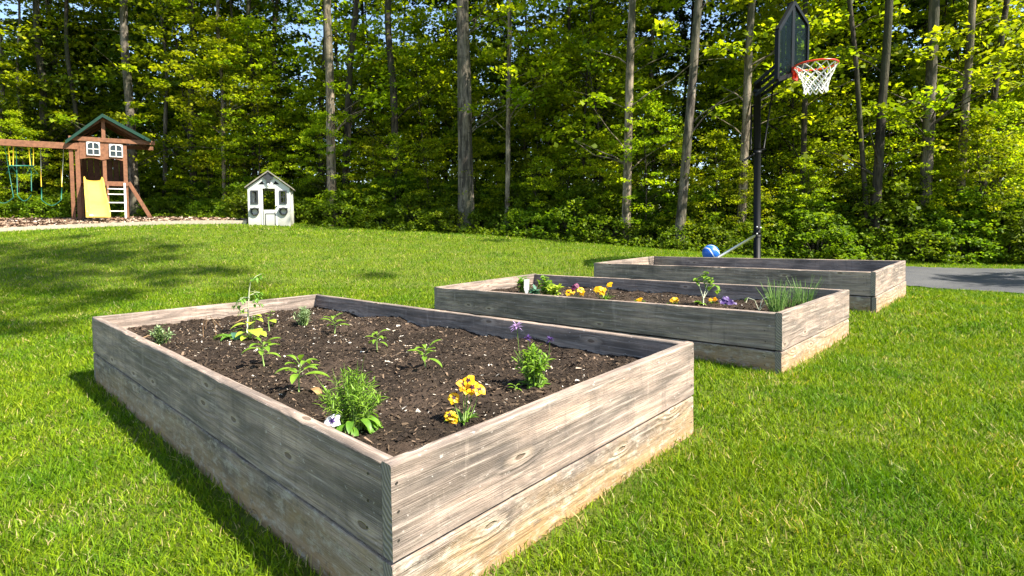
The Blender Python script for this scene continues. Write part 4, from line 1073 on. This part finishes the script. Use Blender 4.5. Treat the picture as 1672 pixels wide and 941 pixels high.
hpart('spring_strut', M['black'], lambda mb: mb.tube([bw(1263, 138, 8.2), bw(1247, 242, 8.4)], .012, 8))
hpart('crank_rod', M['black'], lambda mb: [mb.tube([bw(1227, 173, 8.4), bw(1226, 245, 8.4)], .014, 8), mb.tube([bw(1227, 175, 8.4), bw(1238, 172, 8.45)], .012, 6), mb.tube([bw(1212, 264, 8.3), bw(1240, 246, 8.42), bw(1250, 244, 8.45)], .016, 8), mb.tube([bw(1226, 245, 8.4), bw(1240, 246, 8.42)], .012, 6)])
hpart('bolt', M['steel'], lambda mb: [mb.sphere(bw(px, py, 8.38), .014, 0, 8, 6) for px, py in ((1236, 371), (1236, 382), (1237, 250), (1238, 243), (1242, 372), (1297, 82), (1294, 90))])
RR = .275; rc = bw(1332, 106.5, 7.76)
hpart('rim', M['redrim'], lambda mb: mb.ring(rc, RR, .0125, 40, 8))
nb = Vector((rc.x-cb.x, rc.y-cb.y, 0)).normalized(); bp = rc-nb*(RR+.0); plt = Vector((cb.x, cb.y, rc.z))+bn*.03
hpart('rim_bracket', M['redrim'], lambda mb: [mb.prism([plt+tv*.10+Vector((0, 0, .02)), plt-tv*.10+Vector((0, 0, .02)), rc-nb*RR*.86-nb.cross(Vector((0, 0, 1)))*(-.12)+Vector((0, 0, .004)), rc-nb*RR*.86-nb.cross(Vector((0, 0, 1)))*.12+Vector((0, 0, .004))], (0, 0, -.02)), mb.bar(plt+Vector((0, 0, -.12)), rc-nb*RR+Vector((0, 0, -.01)), .12, .03), mb.bar(plt+Vector((0, 0, .03)), plt+Vector((0, 0, -.15)), .16, .03, up=bn)])
def net(mb):
    n = 12; lv = 6; H_ = .37
    def P(a, k): f = k/lv; r_ = RR*(1-f)**1.0*1.0+.155*f if k else RR; r_ = RR+( .15-RR)*min(1, f*1.35)**.8; return rc+Vector((math.cos(a)*r_, math.sin(a)*r_, -.012-H_*f))
    for i in range(n):
        for sgn in (1, -1):
            pts = [P(2*math.pi*(i+sgn*k*.5)/n, k) for k in range(lv+1)]
            mb.tube(pts, .0075, 5)
hpart('net', M['cord'], net)
hpart('ground_rod', M['steel'], lambda mb: mb.tube([bw(1235, 384, 8.42), bw(1166, 424, 8.75)], .022, 10))
# ball
ballm = NT('blue_ball_skin'); oc = ballm.n('ShaderNodeTexCoord').outputs['Object']
wv = ballm.n('ShaderNodeTexWave', wave_type='BANDS', bands_direction='DIAGONAL'); ballm.t.links.new(ballm.mapping(oc, (2.6, 2.0, 2.4)), wv.inputs[0]); wv.inputs['Scale'].default_value = 1.6; wv.inputs['Distortion'].default_value = 7; wv.inputs['Detail'].default_value = 1
ballm.base(ballm.mix(ballm.mapr(wv.outputs[1], .93, .97), (.012, .11, .52), (.75, .8, .85)), .38, .5)
bc = at(1160.5, 413.5, 9.0); rB = 13.6*9.0/FPX
mb = MB(); mb.sphere((0, 0, 0), rB, 0, 32, 20)
bl = mb.build('ball', ballm.mat); bl.location = bc; tag(bl, 'blue ball with pale swirls lying behind the farthest bed beside the hoop', 'ball')
print('ball ground gap', bc.z-rB-g1(bc.x, bc.y))
# ------------------------------------------------------------------ trees, shrubs and the wood beyond
def leafcloud(cent, norm_up, n_leaf, spread, flat, size, r, droop=.5):
    """cent (k,3) cluster centres -> leaf quads around each"""
    k = len(cent); idx = np.repeat(np.arange(k), n_leaf); n = len(idx); c = cent[idx]
    g = r.normal(0, 1, (n, 3)); g /= np.linalg.norm(g, axis=1)[:, None]; rad = r.random(n)**.45
    sp_ = np.asarray(spread)[idx] if hasattr(spread, '__len__') else spread
    p = c+g*(rad*sp_)[:, None]*np.array([1, 1, flat])
    nrm = r.normal(0, .55, (n, 3)); nrm[:, 2] += 1.0; nrm /= np.linalg.norm(nrm, axis=1)[:, None]
    a = r.normal(0, 1, (n, 3)); a -= nrm*(a*nrm).sum(1)[:, None]; a /= np.linalg.norm(a, axis=1)[:, None]; b = np.cross(nrm, a)
    L = (size*r.uniform(.6, 1.35, n))[:, None]; W = L*.36
    v0 = p-a*L*.5; v2 = p+a*L*.5-nrm*L*.16; v1 = p+b*W+nrm*L*.06; v3 = p-b*W+nrm*L*.06
    v = np.stack([v0, v1, v2, v3], 1).reshape(-1, 3)
    tone = r.normal(.5, .16, k)[idx]+r.normal(0, .16, n)
    return v, np.arange(4*n).reshape(-1, 4), np.repeat(np.clip(tone, 0, 1), 4)
def limbs(mb, ends, start_fn, r, rad=.03, m=0, n=5):
    for e in ends:
        s0, sr_ = start_fn(e); s0 = Vector(s0); e = Vector(e); mid = s0.lerp(e, .5)+Vector((r.uniform(-.15, .15), r.uniform(-.15, .15), r.uniform(-.1, .25)))
        mb.tube([s0, s0.lerp(mid, .5)+Vector((0, 0, .05)), mid, e], [sr_, sr_*.75, sr_*.5, sr_*.15], n, m, caps=False)
def understory_proto(seed, H, R_, z0, ncl, nl, size, flat=.32, rt=.035):
    r = np.random.default_rng(seed)
    t = r.random(ncl); z = z0+(H-z0)*t; env = R_*(np.sin(np.pi*np.clip(t*.8+.18, 0, 1))**.8); rad = env*r.random(ncl)**.5; a = r.uniform(0, 6.283, ncl)
    cen = np.stack([rad*np.cos(a), rad*np.sin(a), z+.15*rad], 1)
    v, q, rn = leafcloud(cen, None, nl, r.uniform(.22, .62, ncl), flat, size, r)
    mb = MB(); lx, ly = r.uniform(-.35, .35, 2)
    pts = [Vector((lx*f*f*2+.06*math.sin(f*7+seed), ly*f*f*2+.05*math.cos(f*6), -.3+(H+.2)*f)) for f in np.linspace(0, 1, 8)]
    mb.tube(pts, [rt*(1-.85*f)+.004 for f in np.linspace(0, 1, 8)], 7)
    def st(e): f = min(.95, max(.05, (e[2]-.5*math.hypot(e[0], e[1])+.3)/(H+.2))); i = min(6, int(f*7)); return pts[i].lerp(pts[i+1], f*7-i), rt*(1-.85*f)*.5+.003
    sel = [cen[i] for i in r.choice(ncl, min(ncl, 34), replace=False)]
    limbs(mb, sel, st, r)
    return v, q, rn, mb
def crown_proto(seed, z0, z1, R_, ncl, nl, size, low=0):
    """high crown of a forest tree plus a few low twigs; origin at the tree base"""
    r = np.random.default_rng(seed); t = r.random(ncl)**.9; z = z0+(z1-z0)*t; env = R_*(.35+.65*np.sin(np.pi*np.clip(.15+t*.75, 0, 1))); rad = env*r.random(ncl)**.5; a = r.uniform(0, 6.283, ncl)
    cen = np.stack([rad*np.cos(a), rad*np.sin(a), z-.12*rad], 1)
    if low:
        zl = r.uniform(2.2, z0+.5, low); rl = r.uniform(.4, R_*.8, low); al = r.uniform(0, 6.283, low); zl = 2.4+(z0-1.6)*r.random(low)**.7; cen = np.concatenate([cen, np.stack([rl*np.cos(al), rl*np.sin(al), zl], 1)])
    v, q, rn = leafcloud(cen, None, nl, r.uniform(.3, .8, len(cen)), .38, size, r)
    return v, q, rn, cen
def shrub_proto(seed, H, R_, ncl, nl, size):
    r = np.random.default_rng(seed); t = r.random(ncl); a = r.uniform(0, 6.283, ncl); z = H*t**.7; rad = R_*np.sqrt(np.clip(1-(z/H)**2*.8, 0, 1))*r.random(ncl)**.4
    cen = np.stack([rad*np.cos(a), rad*np.sin(a), z], 1)
    v, q, rn = leafcloud(cen, None, nl, r.uniform(.09, .24, ncl), .7, size, r)
    mb = MB()
    for c in cen[::2]: mb.tube([(c[0]*.15, c[1]*.15, -.1), (c[0]*.6, c[1]*.6, c[2]*.6), tuple(c)], [.012, .008, .003], 4, caps=False)
    return v, q, rn, mb
FR = random.Random(11); TR = []
LAND = [(-1e9, 'left of the swings'), (60, 'behind the swings'), (230, 'between the play tower and the playhouse'), (405, 'behind the playhouse'), (500, 'between the playhouse and the thickest trunk'), (760, 'right of the thickest trunk'), (900, 'at mid tree line'), (1110, 'left of the hoop pole'), (1240, 'right of the hoop pole'), (1400, 'behind the driveway'), (1560, 'at far right behind the driveway')]
def zone(x, y):
    px = CX+x/max(y, .5)*FPX; z = [n for p, n in LAND if px >= p][-1]
    return z
ORDER = {}
def place(parts, name, x, y, label, cat, group, s=1.0, rz=None, sink=.0, zscale=1.0):
    o = empty(name, (x, y, g1(x, y)-sink), FR.uniform(0, 6.28) if rz is None else rz); o.scale = (s, s, s*zscale); tag(o, label, cat, group)
    if group: ORDER.setdefault(group, []).append(o)
    for p in parts:
        c = p.copy(); C.objects.link(c); c.parent = o
    return o
def make_proto(crown_name, trunk_name, v, q, rn, mb, lm, bm):
    a = np_mesh(crown_name, v, q, lm, rn); b = mb.build(trunk_name, bm); return [a, b]
protos_tmp = []
def keep(ps): protos_tmp.extend(ps); return ps
UND = [keep(make_proto('crown', 'trunk', *understory_proto(100+i, H, R_, z0, n, 44, sz), M['leaf'], M['bark_dark'])) for i, (H, R_, z0, n, sz) in enumerate(((6.5, 1.9, .9, 115, .115), (8.0, 2.3, 1.8, 125, .125), (5.0, 1.6, .6, 95, .11), (9.0, 2.4, 2.6, 135, .13)))]
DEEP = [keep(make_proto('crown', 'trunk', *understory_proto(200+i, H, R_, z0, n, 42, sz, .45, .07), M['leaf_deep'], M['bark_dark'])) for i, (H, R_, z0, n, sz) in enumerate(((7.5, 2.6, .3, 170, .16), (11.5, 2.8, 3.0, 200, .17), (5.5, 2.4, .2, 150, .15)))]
SHR = [keep(make_proto('foliage', 'stems', *shrub_proto(300+i, H, R_, n, 34, sz), M['shrub'], M['bark_dark'])) for i, (H, R_, n, sz) in enumerate(((.9, .75, 70, .075), (1.3, .9, 95, .085), (.6, .7, 55, .065), (1.7, 1.0, 110, .09)))]
CRN = []
for i, (z0, z1, R_, n, low, sz) in enumerate(((8.5, 13.5, 2.4, 34, 16, .14), (9.0, 14, 2.6, 36, 12, .15), (8.0, 13, 2.2, 32, 20, .13))):
    v, q, rn, cen = crown_proto(400+i, z0, z1, R_, n, 50, sz, low); a = np_mesh('crown', v, q, M['leaf'], rn); protos_tmp.append(a); CRN.append((a, cen, z1))
v, q, rn, cen = crown_proto(420, 9.6, 14, 3.0, 115, 44, .18, 14); a = np_mesh('crown', v, q, M['leaf_deep'], rn); protos_tmp.append(a); CRN_D = (a, cen, 15)  # dense high crown, shaped to shade the inside of the wood

def forest_tree(px0, py0, pxt, d, wpx, bark, label, group=None, crown=0, ci=None, wav=0.0, H=14, name='forest_tree', flare=1.25, crown_scale=1.0):
    """px0,py0 foot in the picture; pxt column where the trunk leaves the top; wpx trunk width in picture pixels"""
    p = at(px0, py0, d); x, y = p.x, p.y; gzz = g1(x, y); rr = wpx*d/FPX/2
    top = at(pxt, 0, d); hh = top.z-gzz; sx, sy = (top.x-x)/hh, (top.y-y)/hh*0
    o = empty(name, (x, y, gzz)); tag(o, label, 'tree', group)
    if group: ORDER.setdefault(group, []).append(o)
    TR.append((px0, d))
    mb = MB(); n = 22; pts = []; rd = []; r = random.Random(int(px0*7+d))
    for i in range(n+1):
        f = i/n; z = -.3+(H+.3)*f
        w = wav*(math.sin(f*9+px0)+.5*math.sin(f*23+px0))*min(1, f*4)
        pts.append(Vector((sx*max(z, 0)+w, w*.6, z))); fl = 1+(flare-1)*math.exp(-max(z, 0)/.35); rd.append(rr*fl*(1.06-.62*f)*(1+.03*r.uniform(-1, 1)))
    mb.tube(pts, rd, 14)
    cr_ = CRN[ci] if ci is not None else (CRN_D if crown < 0 else CRN[crown % 3])
    def st(e):
        z = max(1.0, e[2]-math.hypot(e[0], e[1])*.55); f = min(.97, (z+.3)/(H+.3)); i = min(n-1, int(f*n)); return pts[i].lerp(pts[i+1], f*n-i), min(.022, rd[i]*.25)
    ch = r.sample(range(len(cr_[1])), 16); ends = [cr_[1][i] for i in ch]+[c for c in cr_[1] if c[2] < 4.5][:10]
    limbs(mb, ends, st, r)
    # a few bare dead branches
    for i in range(3):
        z = r.uniform(1.6, 7); a = r.uniform(0, 6.28); L = r.uniform(.5, 1.5); s0 = st((0, 0, z))[0]; dv = Vector((math.cos(a), math.sin(a), r.uniform(-.1, .5)))
        mb.tube([s0, s0+dv*L*.5+Vector((0, 0, .05)), s0+dv*L], [.010, .006, .002], 4, caps=False)
    mb.build('trunk', M[bark], o)
    c = cr_[0].copy(); C.objects.link(c); c.parent = o; c.rotation_euler.z = 0; c.location = (sx*6, 0, 0); c.scale = (crown_scale,)*2+(1,)
    return o
forest_tree(221, 352, 211, 18.1, 14, 'bark_grey', 'straight pale grey trunk rising behind the play tower', crown=0, wav=.03)
forest_tree(541, 330, 540, 15.9, 15, 'bark_pale', 'warm pale trunk with sunlit patches right of the playhouse', crown=1, wav=.02)
forest_tree(562, 335, 582, 16.8, 12, 'bark_dark', 'dark leaning trunk just right of the warm pale trunk', crown=2, wav=.05)
forest_tree(648, 320, 640, 16.4, 13, 'bark_dark', 'dark forked trunk left of the thickest trunk', crown=0, wav=.06)
forest_tree(761, 346, 757, 14.5, 25, 'bark_grey', 'thickest tree with a broad grey trunk at the middle of the wood', crown=1, wav=.01, flare=1.3)
forest_tree(828, 345, 830, 14.3, 8, 'bark_pale', 'thin pale trunk just right of the thickest trunk', crown=2, wav=.03)
forest_tree(1022, 372, 1028, 12.7, 14, 'bark_pale', 'straight slim light trunk at the middle right of the wood edge', crown=0, wav=.02)
forest_tree(1107, 388, 1138, 12.2, 15, 'bark_grey', 'light grey trunk leaning right, left of the hoop pole', crown=1, wav=.02)
forest_tree(1209, 350, 1223, 12.6, 14, 'bark_pale', 'pale patchy trunk directly behind the hoop pole', crown=2, wav=.03)
forest_tree(1425, 375, 1441, 12.2, 14, 'bark_dark', 'dark trunk with a fork right of the hoop net', crown=0, wav=.05)
forest_tree(1420, 372, 1380, 12.3, 8, 'bark_dark', 'thin dark trunk leaning left out of the forked one', crown=1, wav=.05)
forest_tree(1507, 350, 1516, 12.5, 18, 'bark_grey', 'stout grey trunk above the driveway', crown=2, wav=.02)
forest_tree(1563, 350, 1576, 12.6, 12, 'bark_pale', 'pale blotchy trunk right of the stout grey one', crown=0, wav=.05)
forest_tree(1592, 350, 1634, 12.9, 10, 'bark_dark', 'dark slanting trunk at the far right of the wood', crown=1, wav=.04)
forest_tree(365, 345, 366, 17.4, 6, 'bark_pale', 'thin pale stem between play tower and playhouse', crown=2, wav=.05)
forest_tree(318, 345, 316, 18.6, 11, 'bark_dark', 'dark trunk between the play tower and the thin pale stem', crown=0, wav=.05)
forest_tree(415, 320, 414, 19.0, 9, 'bark_dark', 'dark trunk rising behind the playhouse roof', crown=1, wav=.05)
forest_tree(1308, 345, 1312, 13.3, 9, 'bark_dark', 'dark straight trunk below the hoop net', crown=-1, wav=.05)
forest_tree(75, 340, 72, 19.5, 12, 'bark_dark', 'dark trunk behind the swings', crown=1, wav=.04)
forest_tree(915, 350, 925, 16.5, 7, 'bark_dark', 'thin dark trunk between the thickest and the slim light one', crown=-1, wav=.06)

# background trunks deeper in the wood
NPROM = len(TR)
for i in range(36):
    px = -60+i*49+FR.uniform(-14, 14); d = FR.uniform(18, 26) if px < 1000 else FR.uniform(16, 23.5)
    d = max(d, 19.5 if px < 420 else 16); x, y = gp(px, d)
    forest_tree(px, 370, px+FR.uniform(-22, 22), d, FR.uniform(4, 10), FR.choice(['bark_dark', 'bark_dark', 'bark_grey']), 'slender dark trunk deep inside '+zone(x, y), 'background trees '+zone(x, y), crown=-1, wav=.06, name='slender_tree')
# understory maples and saplings
for i in range(96):
    px = -70+i*18.6+FR.uniform(-14, 14); x0, y0 = gp(px, 10); rr_ = FR.uniform(.5, 6.5); 
    # walk out along the picture column to the forest edge
    d = 10.0
    while edge_sd(np.array([gp(px, d)[0]]), np.array([gp(px, d)[1]]))[0] < .7 and d < 22: d += .2
    d += rr_; x, y = gp(px, d); zn = zone(x, y)
    if 395 < px < 490 and d < 16.5: continue
    if rr_ < 4 and math.sin(px*.021+.6)+.6*math.sin(px*.057+2) < -.35: continue
    if any(abs(px-t_[0]) < 26 and d < t_[1]+.6 for t_ in TR[:NPROM] if t_[0] > 500): continue
    place(FR.choice(UND), 'understory_tree', x, y, 'young leafy tree '+zn, 'tree', 'young trees '+zn, FR.uniform(.62, 1.22), sink=.05)
for i in range(34):
    px = -80+i*53+FR.uniform(-20, 20); d = FR.uniform(20, 27) if px < 700 else FR.uniform(17, 25); x, y = gp(px, d); zn = zone(x, y)
    place(FR.choice(DEEP), 'understory_tree', x, y, 'dense dark tree deep inside '+zn, 'tree', 'dark inner trees '+zn, FR.uniform(.8, 1.1))
for i in range(30):
    px = -60+i*59+FR.uniform(-24, 24); d = 10.0
    while edge_sd(np.array([gp(px, d)[0]]), np.array([gp(px, d)[1]]))[0] < FR.uniform(.6, 1.9) and d < 22: d += .2
    x, y = gp(px, d); zn = zone(x, y)
    if 395 < px < 490 and d < 15.8: continue
    place(FR.choice((UND[0], UND[2])), 'sapling', x, y, 'small leafy sapling '+zn, 'sapling', 'saplings '+zn, FR.uniform(.34, .58), sink=.05)
# shrubs along the lawn edge
sk = 0
for row, (o0, o1) in enumerate(((.35, .7), (.9, 1.8), (1.8, 3.2))):
    for i in range(46 if row < 2 else 34):
        px = -60+i*(1780/(46 if row < 2 else 34))+FR.uniform(-14, 14); d = 10.0
        while edge_sd(np.array([gp(px, d)[0]]), np.array([gp(px, d)[1]]))[0] < FR.uniform(o0, o1) and d < 22: d += .15
        x, y = gp(px, d); zn = zone(x, y)
        if 395 < px < 490 and d < 15.6: continue
        pr = SHR[FR.choice((0, 2, 2)) if row == 0 else FR.choice((0, 1, 1, 3))]
        s = FR.uniform(.75, 1.15)
        lab = ('low edge shrub ', 'mid row shrub ', 'back row shrub ')[row]+zn
        place(pr, 'shrub', x, y, lab, 'shrub', ('edge shrubs ', 'inner shrubs ', 'second row shrubs ')[row]+zn, s)
# trees standing outside the picture on the right; their shade falls over the driveway and lawn
for j, (x, y, s) in enumerate(((13.2, 5.2, 1.0), (15.5, 7.4, 1.1), (12.5, 2.6, .9), (16.5, 4.4, 1.2), (17, 9.5, 1.1))):
    place(UND[(j+1) % 4], 'understory_tree', x, y, ('broad tree', 'taller tree', 'small tree', 'tallest tree', 'rear tree')[j]+' standing beyond the right end of the driveway', 'tree', None, s)
# two very tall slim trees behind the photographer; their crowns throw the streaks over the left lawn
for j, (tx, ty, h, cr_n) in enumerate(((-8.6, 9.3, 20.0, 75), (-6.2, 6.6, 19.0, 50))):
    top = Vector((tx+.839*h*.9, ty-.839*h*.436, h)); bx_, by_ = top.x+.4, top.y-(5.6, 3.4)[j]
    o = empty('tall_tree', (bx_, by_, 0)); tag(o, ('taller', 'shorter')[j]+' slim leaning tree standing behind the camera on the right', 'tree')
    mb = MB(); tl = top-Vector((bx_, by_, 0)); pts = [Vector((tl.x*f**4, tl.y*f**5, h*f*1.02)) for f in np.linspace(0, 1, 16)]; mb.tube(pts, [.10*max(.14, 1-1.25*f) for f in np.linspace(0, 1, 16)], 8)  # unseen trunk, thinned and bent so its own shadow stays faint
    rr = np.random.default_rng(50+j); cen = np.array(tl)+rr.normal(0, 1, (cr_n, 3))*np.array([1.5, 1.0, .9]); v, q, rn = leafcloud(cen, None, 60, rr.uniform(.3, .75, cr_n), .4, .15, rr)
    for c in cen[::2]: mb.tube([pts[-2], Vector(c)], [.02, .006], 4, caps=False)
    mb.build('trunk', M['bark_grey'], o); np_mesh('crown', v, q, M['leaf'], rn, o)
# far wood: one mass closing the view
r = np.random.default_rng(77); n = 2900
ang = r.uniform(-1.0, 1.0, n); dd_ = r.uniform(27, 44, n); x = dd_*np.tan(ang)*.98; y = dd_; zz = gz(x, y)+r.random(n)**1.1*(2.5+dd_*.245)
zz[:800] = gz(x[:800], y[:800])+r.random(800)*4.5
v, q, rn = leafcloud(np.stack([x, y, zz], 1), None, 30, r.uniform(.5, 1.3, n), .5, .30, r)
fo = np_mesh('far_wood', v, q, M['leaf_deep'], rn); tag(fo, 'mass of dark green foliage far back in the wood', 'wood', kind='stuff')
# ground cover on the forest floor near the edge
n = 29000; px_ = r.uniform(-80, 1750, n); dd_ = r.uniform(10.5, 20, n); P_ = np.array([(a-CX)/FPX for a in px_]); x = P_*dd_*1.0; y = dd_
e = edge_sd(x, y); k = (e > -.05) & (e < 3.4) & (r.random(n) < np.clip(1.25-e/3, 0, 1)); x, y = x[k], y[k]
hx = [(b_.location.x, b_.location.y) for b_ in (ph,)]
k = np.hypot(x-(hx[0][0]+.1), y-(hx[0][1]+.5)) > .95; x, y = x[k], y[k]
z = gz(x, y)+r.random(len(x))*.16
v, q, rn = leafcloud(np.stack([x, y, z], 1), None, 5, .12, .6, .085, r)
gc = np_mesh('ground_cover', v, q, M['shrub'], rn); tag(gc, 'low leafy ground cover along the foot of the trees', 'ground cover', kind='stuff')
for p in protos_tmp: bpy.data.objects.remove(p)

ORD = ['leftmost', 'second from the left', 'third from the left', 'fourth from the left', 'fifth from the left', 'sixth from the left', 'seventh from the left', 'eighth from the left', 'ninth from the left', 'tenth from the left', 'eleventh from the left', 'twelfth from the left', 'thirteenth from the left', 'fourteenth from the left', 'fifteenth from the left', 'sixteenth from the left', 'rightmost']
for g_, os_ in ORDER.items():
    if len(os_) < 2: continue
    os_.sort(key=lambda o: o.location.x/max(.5, o.location.y))
    for i, o in enumerate(os_): o['label'] = o['label']+', '+ORD[min(i, 16)]
